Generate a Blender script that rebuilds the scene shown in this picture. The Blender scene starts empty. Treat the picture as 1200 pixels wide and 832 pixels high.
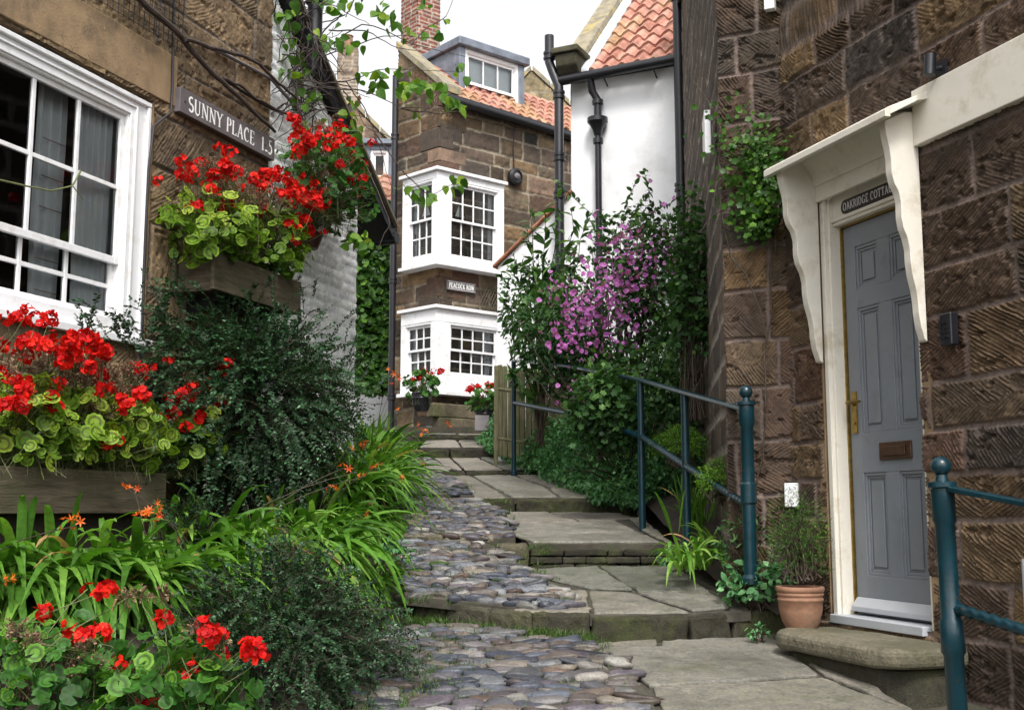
import bpy, math, random
import numpy as np
from mathutils import Vector, Matrix
SC = bpy.context.scene
COL = SC.collection
F_PX, PITCH, EYE = 1350.0, math.radians(7.64), 1.5
CP, SP = math.cos(PITCH), math.sin(PITCH)
UPV = np.array([0., 0., 1.])
A = np.array

def ray(u, v):
    a, b = (u-600)/F_PX, (416-v)/F_PX
    return np.array([a, CP-b*SP, SP+b*CP])
def W(u, v, Y):
    r = ray(u, v)
    return r*(Y/r[1]) + np.array([0, 0, EYE])

class Frame:
    """vertical wall plane: origin, direction along it, outward normal"""
    def __init__(s, o, d, toward=(0., 0.)):
        s.o = np.array([o[0], o[1], 0.])
        d = np.array([d[0], d[1], 0.]); s.d = d/np.linalg.norm(d)
        n = np.array([s.d[1], -s.d[0], 0.])
        if np.dot(np.array([toward[0], toward[1], 0.])-s.o, n) < 0: n = -n
        s.n = n
    def pt(s, a, z, out=0.):
        return s.o + s.d*a + s.n*out + UPV*z
    def pts(s, a, z, out):
        return s.o + np.multiply.outer(a, s.d) + np.multiply.outer(out, s.n) + np.multiply.outer(z, UPV)
    def hit(s, u, v, out=0.):
        r = ray(u, v); e = np.array([0, 0, EYE])
        o = s.o + s.n*out
        t = np.dot(o-e, s.n)/np.dot(r, s.n)
        p = e + r*t
        return float(np.dot(p-s.o, s.d)), float(p[2])
    def shift(s, out):
        f = Frame((0, 0), (1, 0)); f.o = s.o+s.n*out; f.d = s.d; f.n = s.n
        return f

# ---------------------------------------------------------------- noise
def _h(i, j, seed):
    with np.errstate(over='ignore'):
        n = (i.astype(np.int64)*374761393 + j.astype(np.int64)*668265263 + int(seed)*974634777) & 0xffffffff
        n = ((n ^ (n >> 13))*1274126177) & 0xffffffff
        n = n ^ (n >> 16)
    return (n & 0xffff)/65535.0
def vnoise(x, y, seed=0):
    x = np.asarray(x, float); y = np.asarray(y, float)
    i, j = np.floor(x), np.floor(y); fx, fy = x-i, y-j
    fx = fx*fx*(3-2*fx); fy = fy*fy*(3-2*fy)
    i = i.astype(np.int64); j = j.astype(np.int64)
    a = _h(i, j, seed)*(1-fx)+_h(i+1, j, seed)*fx
    b = _h(i, j+1, seed)*(1-fx)+_h(i+1, j+1, seed)*fx
    return a*(1-fy)+b*fy
def fbm(x, y, seed=0, o=3):
    r, a, t = 0., 1., 0.
    for k in range(o):
        r = r+a*vnoise(x*2**k, y*2**k, seed+k*17); t += a; a *= .5
    return r/t
def sstep(a, b, x):
    t = np.clip((x-a)/(b-a), 0, 1); return t*t*(3-2*t)

# ---------------------------------------------------------------- objects
def woff(p):
    o = Vector((0, 0, 0))
    while p is not None:
        o = o+p.location; p = p.parent
    return o
def tag(o, label=None, cat=None, group=None, kind=None):
    if label: o['label'] = label
    if cat: o['category'] = cat
    if group: o['group'] = group
    if kind: o['kind'] = kind
    return o
def thing(name, loc, label, cat, group=None):
    o = bpy.data.objects.new(name, None); COL.objects.link(o)
    o.location = Vector([float(x) for x in loc]); o.empty_display_size = .1
    return tag(o, label, cat, group)
def link_mesh(name, me, mats, parent=None, origin=None):
    o = bpy.data.objects.new(name, me); COL.objects.link(o)
    for m in (mats if isinstance(mats, (list, tuple)) else [mats]): me.materials.append(m)
    if parent is not None: o.parent = parent
    if origin is not None: o.location = Vector([float(x) for x in origin])
    return o
def np_mesh(name, V, faces, mats, parent=None, origin=None, attrs=None, smooth=True, mi=None, sharp=None):
    """V (N,3) in world space; faces: list of (M,k) int arrays"""
    V = np.asarray(V, np.float32)
    off = np.array(woff(parent), np.float32)
    if origin is not None: off = off+np.asarray(origin, np.float32)
    me = bpy.data.meshes.new(name)
    faces = [np.asarray(f, np.int32) for f in faces if len(f)]
    nl = sum(f.size for f in faces); nf = sum(len(f) for f in faces)
    me.vertices.add(len(V)); me.vertices.foreach_set('co', (V-off).ravel())
    me.loops.add(nl); me.loops.foreach_set('vertex_index', np.concatenate([f.ravel() for f in faces]))
    me.polygons.add(nf)
    tot = np.concatenate([np.full(len(f), f.shape[1], np.int32) for f in faces])
    st = np.concatenate([[0], np.cumsum(tot)[:-1]]).astype(np.int32)
    me.polygons.foreach_set('loop_start', st)
    if mi is not None: me.polygons.foreach_set('material_index', np.asarray(mi, np.int32))
    me.polygons.foreach_set('use_smooth', np.full(nf, smooth, bool))
    for k, a in (attrs or {}).items():
        a = np.asarray(a, np.float32)
        if a.ndim == 1:
            t = me.attributes.new(k, 'FLOAT', 'POINT'); t.data.foreach_set('value', a)
        else:
            t = me.attributes.new(k, 'FLOAT_COLOR', 'POINT')
            t.data.foreach_set('color', np.concatenate([a, np.ones((len(a), 1), np.float32)], 1).ravel())
    me.update(calc_edges=True)
    if sharp and smooth: me.set_sharp_from_angle(angle=math.radians(sharp))
    return link_mesh(name, me, mats, parent, origin)

COLMATS = set()
class MB:
    def __init__(s, col=(.2, .17, .13), vary=.25, seed=1): s.v = []; s.f = []; s.m = []; s.c = []; s.col = col; s.vary = vary; s.rng = random.Random(seed)
    def add(s, vs, fs, m=0):
        q = 1+s.rng.uniform(-s.vary, s.vary); s.c += [tuple(x*q for x in s.col)]*len(vs)
        k = len(s.v); s.v += [tuple(float(c) for c in p) for p in vs]
        for f in fs: s.f.append(tuple(k+i for i in f)); s.m.append(m)
        return s
    def obox(s, c, x, y, z, m=0):
        c, x, y, z = map(np.asarray, (c, x, y, z))
        vs = [c+i*x+j*y+k*z for k in (-1, 1) for j in (-1, 1) for i in (-1, 1)]
        fs = [(0, 2, 3, 1), (4, 5, 7, 6), (0, 1, 5, 4), (2, 6, 7, 3), (0, 4, 6, 2), (1, 3, 7, 5)]
        if np.dot(np.cross(x, y), z) < 0: fs = [f[::-1] for f in fs]
        return s.add(vs, fs, m)
    def fbox(s, F, a0, a1, z0, z1, o0, o1, m=0):
        c = F.pt((a0+a1)/2, (z0+z1)/2, (o0+o1)/2)
        return s.obox(c, F.d*(a1-a0)/2, F.n*(o1-o0)/2, UPV*(z1-z0)/2, m)
    def box(s, lo, hi, m=0):
        lo, hi = np.array(lo, float), np.array(hi, float); h = (hi-lo)/2
        return s.obox((lo+hi)/2, (h[0], 0, 0), (0, h[1], 0), (0, 0, h[2]), m)
    def prism(s, poly, vec, m=0):
        poly = [np.asarray(p, float) for p in poly]; vec = np.asarray(vec, float); n = len(poly)
        nn = sum((np.cross(poly[i]-poly[0], poly[(i+1) % n]-poly[0]) for i in range(n)), np.zeros(3))
        if np.dot(nn, vec) > 0: poly = poly[::-1]
        vs = poly+[p+vec for p in poly]
        fs = [tuple(range(n)), tuple(range(2*n-1, n-1, -1))]
        fs += [(i, n+i, n+(i+1) % n, (i+1) % n) for i in range(n)]
        return s.add(vs, fs, m)
    def tube(s, pts, r, k=8, m=0, caps=True):
        P = [np.asarray(p, float) for p in pts]; n = len(P)
        R = r if isinstance(r, (list, tuple, np.ndarray)) else [r]*n
        vs, fs = [], []; up = None
        for i in range(n):
            t = P[min(i+1, n-1)]-P[max(i-1, 0)]; t = t/(np.linalg.norm(t)+1e-9)
            if up is None: up = np.array([0, 0, 1.]) if abs(t[2]) < .9 else np.array([1., 0, 0])
            x = np.cross(up, t); x /= np.linalg.norm(x)+1e-9; y = np.cross(t, x); up = y
            for j in range(k):
                a = 2*math.pi*j/k; vs.append(P[i]+R[i]*(x*math.cos(a)+y*math.sin(a)))
        for i in range(n-1):
            for j in range(k):
                fs.append((i*k+j, i*k+(j+1) % k, (i+1)*k+(j+1) % k, (i+1)*k+j))
        if caps:
            fs.append(tuple(range(k-1, -1, -1))); fs.append(tuple((n-1)*k+j for j in range(k)))
        return s.add(vs, fs, m)
    def lathe(s, prof, o, k=20, m=0, axis=None):
        o = np.asarray(o, float); ax = UPV if axis is None else np.asarray(axis, float)/np.linalg.norm(axis)
        x = np.cross(ax, [0, 1., 0]) if abs(ax[1]) < .9 else np.cross(ax, [1., 0, 0]); x /= np.linalg.norm(x); y = np.cross(ax, x)
        vs, fs = [], []; n = len(prof)
        for r, z in prof:
            for j in range(k):
                a = 2*math.pi*j/k; vs.append(o+ax*z+max(r, 1e-4)*(x*math.cos(a)+y*math.sin(a)))
        for i in range(n-1):
            for j in range(k):
                fs.append((i*k+j, i*k+(j+1) % k, (i+1)*k+(j+1) % k, (i+1)*k+j))
        fs.append(tuple(range(k-1, -1, -1))); fs.append(tuple((n-1)*k+j for j in range(k)))
        return s.add(vs, fs, m)
    def build(s, name, mats, parent=None, origin=None, smooth=False, bevel=0., seg=2, sharp=40, kind=None):
        off = np.array(woff(parent))
        if origin is not None: off = off+np.asarray(origin, float)
        me = bpy.data.meshes.new(name)
        me.from_pydata([tuple(np.array(p)-off) for p in s.v], [], s.f)
        me.polygons.foreach_set('material_index', s.m)
        if smooth or bevel:
            me.polygons.foreach_set('use_smooth', [True]*len(s.f)); me.set_sharp_from_angle(angle=math.radians(sharp))
        me.update()
        if any(m.name in COLMATS for m in (mats if isinstance(mats, (list, tuple)) else [mats])):
            t = me.attributes.new('Col', 'FLOAT_COLOR', 'POINT'); t.data.foreach_set('color', [x for c in s.c for x in (*c, 1)])
        o = link_mesh(name, me, mats, parent, origin)
        if bevel:
            b = o.modifiers.new('b', 'BEVEL'); b.width = bevel; b.segments = seg; b.limit_method = 'ANGLE'; b.angle_limit = math.radians(30)
            b.harden_normals = True
        if kind: o['kind'] = kind
        return o

_tex = {}
def roughen(o, levels=4, strength=.012, size=.12, seed=0):
    """weather a stone: subdivide and push the surface about with a cloud texture"""
    s = o.modifiers.new('s', 'SUBSURF'); s.subdivision_type = 'SIMPLE'; s.levels = s.render_levels = levels
    if size not in _tex:
        t = bpy.data.textures.new('weather', 'CLOUDS'); t.noise_scale = size; t.noise_depth = 4; _tex[size] = t
    d = o.modifiers.new('d', 'DISPLACE'); d.texture = _tex[size]; d.texture_coords = 'GLOBAL'; d.strength = strength; d.mid_level = .5
    return o
# ---------------------------------------------------------------- vectorised scatter / tubes
def norm(a): return a/(np.linalg.norm(a, axis=-1, keepdims=True)+1e-9)
def basis(x, up):
    """rows of frames with x along the given direction and z near up; returns (N,3,3) columns x,y,z"""
    x = norm(x); up = np.broadcast_to(up, x.shape)
    y = norm(np.cross(up, x)); z = np.cross(x, y)
    return np.stack([x, y, z], -1)
def scatter(tv, tfs, B, T, S):
    """template verts (k,3), list of face arrays, frames, positions, scales -> V, faces"""
    N, k = len(T), len(tv)
    S = np.asarray(S, float)
    tvs = tv[None]*(S[:, None, None] if S.ndim == 1 else S[:, None, :])
    V = np.einsum('nij,nkj->nki', B, tvs)+T[:, None, :]
    off = (np.arange(N)*k)[:, None, None]
    return V.reshape(-1, 3), [(np.asarray(f)[None]+off).reshape(-1, np.asarray(f).shape[1]) for f in tfs]
def tubes(P, R, k=4):
    """P (N,K,3) polylines, R (K,) or (N,K)"""
    N, K = P.shape[:2]
    t = np.gradient(P, axis=1); t = norm(t)
    ref = np.where(np.abs(t[..., 2:3]) < .95, np.array([0, 0, 1.]), np.array([1., 0, 0]))
    x = norm(np.cross(ref, t)); y = np.cross(t, x)
    R = np.broadcast_to(R, (N, K))
    a = np.arange(k)*2*math.pi/k
    V = P[:, :, None]+R[:, :, None, None]*(x[:, :, None]*np.cos(a)[:, None]+y[:, :, None]*np.sin(a)[:, None])
    i = np.arange(K-1)[:, None]; j = np.arange(k)[None]
    q = np.stack([i*k+j, i*k+(j+1) % k, (i+1)*k+(j+1) % k, (i+1)*k+j], -1).reshape(-1, 4)
    f = (q[None]+(np.arange(N)*K*k)[:, None, None]).reshape(-1, 4)
    return V.reshape(-1, 3), [f]
def merge(parts):
    """[(V, [faces], {attr})...] -> V, faces by size"""
    Vs, Fs, At, o = [], {}, {}, 0
    for V, fs, at in parts:
        Vs.append(V)
        for f in fs: Fs.setdefault(f.shape[1], []).append(f+o)
        for k in at: At.setdefault(k, []).append(np.broadcast_to(at[k], (len(V),)+np.shape(at[k])[1:]) if np.ndim(at[k]) else np.full(len(V), at[k]))
        o += len(V)
    return np.concatenate(Vs), [np.concatenate(f) for f in Fs.values()], {k: np.concatenate(a) for k, a in At.items()}

# ---------------------------------------------------------------- materials
def mat(name):
    m = bpy.data.materials.new(name); m.use_nodes = True
    nt = m.node_tree; nt.nodes.clear()
    o = nt.nodes.new('ShaderNodeOutputMaterial'); b = nt.nodes.new('ShaderNodeBsdfPrincipled')
    nt.links.new(b.outputs[0], o.inputs[0])
    return m, nt, b, o
def N(nt, t, **k):
    n = nt.nodes.new(t)
    for a, v in k.items():
        if a.startswith('i_'):
            key = a[2:]; n.inputs[int(key) if key.isdigit() else key].default_value = v
        else: setattr(n, a, v)
    return n
def ramp(nt, fac, stops):
    r = N(nt, 'ShaderNodeValToRGB'); e = r.color_ramp.elements
    while len(e) < len(stops): e.new(.5)
    for q, (p, c) in zip(e, stops):
        q.position = p; q.color = (*c, 1)
    nt.links.new(fac, r.inputs[0]); return r.outputs[0]
def mixc(nt, fac, a, b, mode='MIX'):
    m = N(nt, 'ShaderNodeMix', data_type='RGBA', blend_type=mode)
    if isinstance(fac, (int, float)): m.inputs[0].default_value = fac
    else: nt.links.new(fac, m.inputs[0])
    for i, c in ((6, a), (7, b)):
        if isinstance(c, tuple): m.inputs[i].default_value = (*c, 1)
        else: nt.links.new(c, m.inputs[i])
    return m.outputs[2]
def noise(nt, scale, detail=4, rough=.55, coord='Object', vec=None, dist=0.):
    n = N(nt, 'ShaderNodeTexNoise', i_Scale=scale, i_Detail=detail, i_Roughness=rough, i_Distortion=dist)
    if vec is None:
        t = N(nt, 'ShaderNodeTexCoord'); vec = t.outputs[coord]
    nt.links.new(vec, n.inputs['Vector']); return n.outputs[0]
def bump(nt, b, h, strength=.4, dist=.01):
    n = N(nt, 'ShaderNodeBump', i_Strength=strength, i_Distance=dist)
    nt.links.new(h, n.inputs['Height']); nt.links.new(n.outputs[0], b.inputs['Normal'])
def rmap(nt, x, a, b, c, d):
    n = N(nt, 'ShaderNodeMapRange'); nt.links.new(x, n.inputs[0])
    for i, v in enumerate((a, b, c, d)): n.inputs[i+1].default_value = v
    return n.outputs[0]
def attr(nt, name, out='Fac'):
    a = N(nt, 'ShaderNodeAttribute', attribute_name=name); return a.outputs[out]

def m_plain(name, c, rough=.5, var=.15, scale=8., bmp=.15, bscale=60., metal=0., spec=.5, dirt=None, dscale=3., dr=(.52, .72)):
    m, nt, b, o = mat(name)
    n = noise(nt, scale, 5, .6)
    c0 = tuple(x*(1-var) for x in c); c1 = tuple(min(1, x*(1+var)) for x in c)
    col = ramp(nt, n, [(.3, c0), (.7, c1)])
    if dirt:
        dn = rmap(nt, noise(nt, dscale, 7, .7), dr[0], dr[1], 0, 1)
        col = mixc(nt, dn, col, dirt)
    nt.links.new(col, b.inputs['Base Color'])
    b.inputs['Roughness'].default_value = rough; b.inputs['Metallic'].default_value = metal
    b.inputs['Specular IOR Level'].default_value = spec
    if bmp: bump(nt, b, noise(nt, bscale, 4), bmp, .004)
    return m
def m_stone(name, rough=.88, fine=90., stain=(.03, .028, .024), stain_amt=.55, moss=0., bs=.5, plain=False):
    """stone / brick whose block colours come from the mesh attribute Col"""
    COLMATS.add(name)
    m, nt, b, o = mat(name)
    col = attr(nt, 'Col', 'Color')
    n1 = noise(nt, 14, 6, .65); n2 = noise(nt, 2.2, 5, .65); n3 = noise(nt, fine, 3, .6)
    if plain: n1 = n2 = n3 = noise(nt, 1.5, 2)
    col = mixc(nt, .15 if plain else 1., col, ramp(nt, n1, [(.25, (.6, .6, .62)), (.5, (1, 1, 1)), (.78, (1.35, 1.28, 1.15))]), 'MULTIPLY')
    col = mixc(nt, 1., col, ramp(nt, n3, [(.3, (.72, .72, .72)), (.7, (1.25, 1.25, 1.22))]), 'MULTIPLY')
    s = N(nt, 'ShaderNodeMath', operation='MULTIPLY', i_1=stain_amt); nt.links.new(rmap(nt, n2, .48, .72, 0, 1), s.inputs[0])
    col = mixc(nt, s.outputs[0], col, stain)
    if moss:
        s2 = N(nt, 'ShaderNodeMath', operation='MULTIPLY', i_1=moss); nt.links.new(rmap(nt, noise(nt, 3.1, 7, .7), .5, .66, 0, 1), s2.inputs[0])
        col = mixc(nt, s2.outputs[0], col, (.06, .07, .02))
    nt.links.new(col, b.inputs['Base Color']); b.inputs['Roughness'].default_value = rough
    b.inputs['Specular IOR Level'].default_value = .25
    ad = N(nt, 'ShaderNodeMath', operation='ADD'); nt.links.new(n1, ad.inputs[0]); nt.links.new(n3, ad.inputs[1])
    bump(nt, b, ad.outputs[0], bs, .006)
    return m
def m_wood(name, c, vertical=False, dirt=(.05, .055, .025), rough=.85):
    m, nt, b, o = mat(name)
    mp = N(nt, 'ShaderNodeMapping'); tc = N(nt, 'ShaderNodeTexCoord'); nt.links.new(tc.outputs['Object'], mp.inputs[0])
    mp.inputs['Scale'].default_value = (14, 14, 1.2) if vertical else (1.6, 1.6, 16)
    g = noise(nt, 2.2, 7, .65, vec=mp.outputs[0], dist=.4)
    col = ramp(nt, g, [(.25, tuple(x*.35 for x in c)), (.5, c), (.8, tuple(x*1.5 for x in c))])
    col = mixc(nt, rmap(nt, noise(nt, 3.5, 6, .7), .45, .7, 0, .85), col, dirt)
    nt.links.new(col, b.inputs['Base Color']); b.inputs['Roughness'].default_value = rough; b.inputs['Specular IOR Level'].default_value = .25
    bump(nt, b, g, .9, .012); return m
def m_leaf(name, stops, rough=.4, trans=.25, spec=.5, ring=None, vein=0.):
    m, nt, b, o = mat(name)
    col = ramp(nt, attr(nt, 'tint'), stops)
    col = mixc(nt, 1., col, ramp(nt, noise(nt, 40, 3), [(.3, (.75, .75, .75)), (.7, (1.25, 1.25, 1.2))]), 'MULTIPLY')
    if ring:
        f = ramp(nt, attr(nt, 'ring'), [(0, (.15, .15, .15)), (.42, (.1, .1, .1)), (.58, (.9, .9, .9)), (.72, (.5, .5, .5)), (.85, (0, 0, 0))])
        col = mixc(nt, f, col, ring)
    nt.links.new(col, b.inputs['Base Color']); b.inputs['Roughness'].default_value = rough
    b.inputs['Specular IOR Level'].default_value = spec
    t = N(nt, 'ShaderNodeBsdfTranslucent'); nt.links.new(mixc(nt, 1., col, (1.3, 1.5, .6), 'MULTIPLY'), t.inputs[0])
    mx = N(nt, 'ShaderNodeMixShader', i_0=trans)
    nt.links.new(b.outputs[0], mx.inputs[1]); nt.links.new(t.outputs[0], mx.inputs[2]); nt.links.new(mx.outputs[0], o.inputs[0])
    return m
def m_glass(name, tint=(.9, .95, .95), refl=1.45):
    m, nt, b, o = mat(name); nt.nodes.remove(b)
    g = N(nt, 'ShaderNodeBsdfGlossy', i_1=.02); t = N(nt, 'ShaderNodeBsdfTransparent'); t.inputs[0].default_value = (*tint, 1)
    fr = N(nt, 'ShaderNodeFresnel', i_0=refl); mx = N(nt, 'ShaderNodeMixShader')
    bp = N(nt, 'ShaderNodeBump', i_Strength=.03, i_Distance=.02); nt.links.new(noise(nt, 3.5, 2), bp.inputs['Height'])
    nt.links.new(bp.outputs[0], g.inputs['Normal']); nt.links.new(fr.outputs[0], mx.inputs[0])
    nt.links.new(t.outputs[0], mx.inputs[1]); nt.links.new(g.outputs[0], mx.inputs[2]); nt.links.new(mx.outputs[0], o.inputs[0])
    return m

M = {}
M['stoneR'] = m_stone('dark_tooled_sandstone')
M['stoneF'] = m_stone('flank_sandstone', bs=.0, stain_amt=.0, plain=True)
M['stoneL'] = m_stone('tan_sandstone', stain_amt=.45)
M['stoneC'] = m_stone('weathered_sandstone', stain_amt=.75, bs=.6)
M['wbrick'] = m_stone('white_painted_brick', stain_amt=.12, stain=(.35, .36, .34), rough=.7)
M['rbrick'] = m_stone('red_chimney_brick', stain_amt=.4)
M['tile'] = m_stone('clay_pantile', stain_amt=.3, stain=(.1, .07, .05), moss=.35, rough=.8, bs=.25)
M['pebble'] = m_stone('beach_cobble', stain_amt=.15, rough=.38, bs=.3)
M['flag'] = m_stone('york_flagstone', rough=.62, stain_amt=.7, stain=(.05, .05, .038), moss=.4, bs=.9, fine=60)
M['kerb'] = m_stone('mossy_riser_stone', stain_amt=.75, stain=(.018, .017, .013), moss=.7, bs=1.)
M['white'] = m_plain('white_gloss_paint', (.8, .8, .82), .35, .04, 5, .08, 40, dirt=(.6, .58, .54), dscale=6)
M['cream'] = m_plain('cream_gloss_paint', (.72, .68, .6), .4, .06, 5, .08, 40, dirt=(.5, .44, .34), dscale=5)
M['render'] = m_plain('white_render', (.82, .82, .84), .8, .03, 2.5, .35, 35, dirt=(.66, .67, .66), dscale=2)
M['grey'] = m_plain('grey_door_paint', (.18, .195, .22), .42, .1, 3, .12, 40, dirt=(.1, .105, .11), dscale=5, dr=(.58, .9))
M['greyl'] = m_plain('pale_grey_paint', (.42, .44, .47), .4, .06, 4, .06, 60)
M['teal'] = m_plain('teal_iron_paint', (.003, .026, .037), .3, .25, 12, .25, 50, dirt=(.05, .03, .02), dscale=22, dr=(.63, .68))
M['black'] = m_plain('black_iron_paint', (.012, .012, .016), .35, .3, 10, .15, 50)
M['brass'] = m_plain('aged_brass', (.32, .22, .06), .35, .3, 30, .1, 80, metal=.9)
M['bronze'] = m_plain('brown_bronze', (.1, .055, .035), .45, .3, 30, .1, 80, metal=.5)
M['slate'] = m_plain('grey_slate_plaque', (.12, .105, .11), .55, .2, 9, .2, 50)
M['ink'] = m_plain('white_lettering', (.85, .85, .83), .6, .05, 30, 0)
M['lead'] = m_plain('lead_sheet', (.16, .18, .22), .5, .35, 6, .3, 20, metal=.2)
M['leadl'] = m_plain('bright_lead_flashing', (.55, .58, .6), .5, .15, 6, .3, 25, metal=.2)
M['coping'] = m_plain('coping_stone', (.24, .21, .15), .9, .3, 8, .8, 30, dirt=(.4, .3, .05), dscale=4)
M['lintel'] = m_plain('smooth_tan_stone', (.25, .17, .095), .85, .3, 5, .7, 70, dirt=(.1, .07, .045), dscale=3)
M['wood'] = m_wood('grey_old_timber', (.1, .08, .055))
M['fence'] = m_wood('weathered_green_timber', (.17, .155, .09), True, (.07, .085, .03))
M['soil'] = m_plain('dark_soil', (.028, .02, .014), .95, .5, 12, 1., 25)
M['joint'] = m_plain('mossy_joint_earth', (.05, .043, .032), .95, .5, 9, 1., 40, dirt=(.035, .055, .014), dscale=7)
M['terra'] = m_plain('terracotta', (.27, .14, .085), .8, .3, 9, .4, 40, dirt=(.12, .1, .07), dscale=5)
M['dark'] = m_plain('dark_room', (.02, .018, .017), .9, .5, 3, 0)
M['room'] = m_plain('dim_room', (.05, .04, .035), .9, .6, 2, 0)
M['curtain'] = m_plain('pale_curtain', (.6, .6, .62), .9, .1, 4, .2, 120)
M['glass'] = m_glass('window_glass')
M['stem'] = m_plain('brown_stem', (.055, .038, .025), .7, .35, 30, .3, 60)
M['gstem'] = m_plain('green_stem', (.11, .13, .045), .6, .3, 30, .1, 60)
M['bark'] = m_plain('woody_vine', (.05, .035, .03), .8, .4, 20, .6, 50)
M['red'] = m_leaf('red_petal', [(0, (.36, .003, .004)), (.6, (.62, .006, .005)), (1, (.74, .022, .01))], .6, .2, .2)
M['orange'] = m_leaf('orange_petal', [(0, (.55, .06, .006)), (1, (.8, .2, .02))], .5, .3)
M['pink'] = m_leaf('mauve_petal', [(0, (.33, .07, .36)), (1, (.6, .2, .58))], .55, .3)
M['dry'] = m_leaf('dried_bracts', [(0, (.07, .03, .02)), (.6, (.18, .1, .06)), (1, (.4, .3, .18))], .8, .15)
M['gerL'] = m_leaf('geranium_leaf', [(0, (.045, .125, .01)), (.5, (.14, .27, .02)), (1, (.34, .44, .055))], .5, .3, .22, ring=(.06, .05, .012))
M['gerD'] = m_leaf('green_geranium_leaf', [(0, (.012, .055, .01)), (.6, (.042, .15, .02)), (1, (.14, .3, .03))], .5, .3, .22, ring=(.03, .06, .012))
M['coto'] = m_leaf('cotoneaster_leaf', [(0, (.006, .018, .008)), (.5, (.02, .058, .022)), (.85, (.05, .13, .055)), (1, (.13, .24, .13))], .45, .15, .22)
M['strap'] = m_leaf('strap_leaf', [(0, (.025, .075, .01)), (.5, (.09, .22, .025)), (.92, (.25, .4, .08)), (1, (.36, .22, .1))], .45, .3, .28)
M['ivy'] = m_leaf('ivy_leaf', [(0, (.015, .045, .008)), (.6, (.045, .12, .017)), (1, (.13, .26, .03))], .45, .25, .25)
M['cover'] = m_leaf('ground_cover_leaf', [(0, (.03, .09, .03)), (.5, (.08, .22, .085)), (1, (.22, .4, .18))], .5, .25, .22)
M['mallow'] = m_leaf('mallow_leaf', [(0, (.012, .034, .01)), (.6, (.042, .105, .03)), (1, (.13, .24, .06))], .45, .25, .22)
M['vine'] = m_leaf('vine_leaf', [(0, (.03, .09, .012)), (.6, (.09, .2, .025)), (1, (.3, .4, .04))], .45, .4, .28)
M['bright'] = m_leaf('bright_leaf', [(0, (.05, .13, .01)), (.6, (.13, .28, .02)), (1, (.26, .4, .05))], .5, .3, .4)
M['grass'] = m_leaf('grass_blade', [(0, (.03, .07, .012)), (.7, (.08, .15, .03)), (1, (.2, .22, .07))], .5, .3, .4)
EXPO = 1.02
FL = Frame((-2.64, 5.95), (.342, .94)); FR = Frame((1.75, 6.0), (-.33, .944))
FC = Frame((1.58, 6.48), (-.9, .44)); FK = Frame((1.255, 6.64), (.675, 5.86))
FW = Frame((1.93, 12.5), (-.9, .44)); FCR = Frame((-1.11, 17), (.766, .643)); FCL = Frame((-1.11, 17), (-.72, .695))

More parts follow.
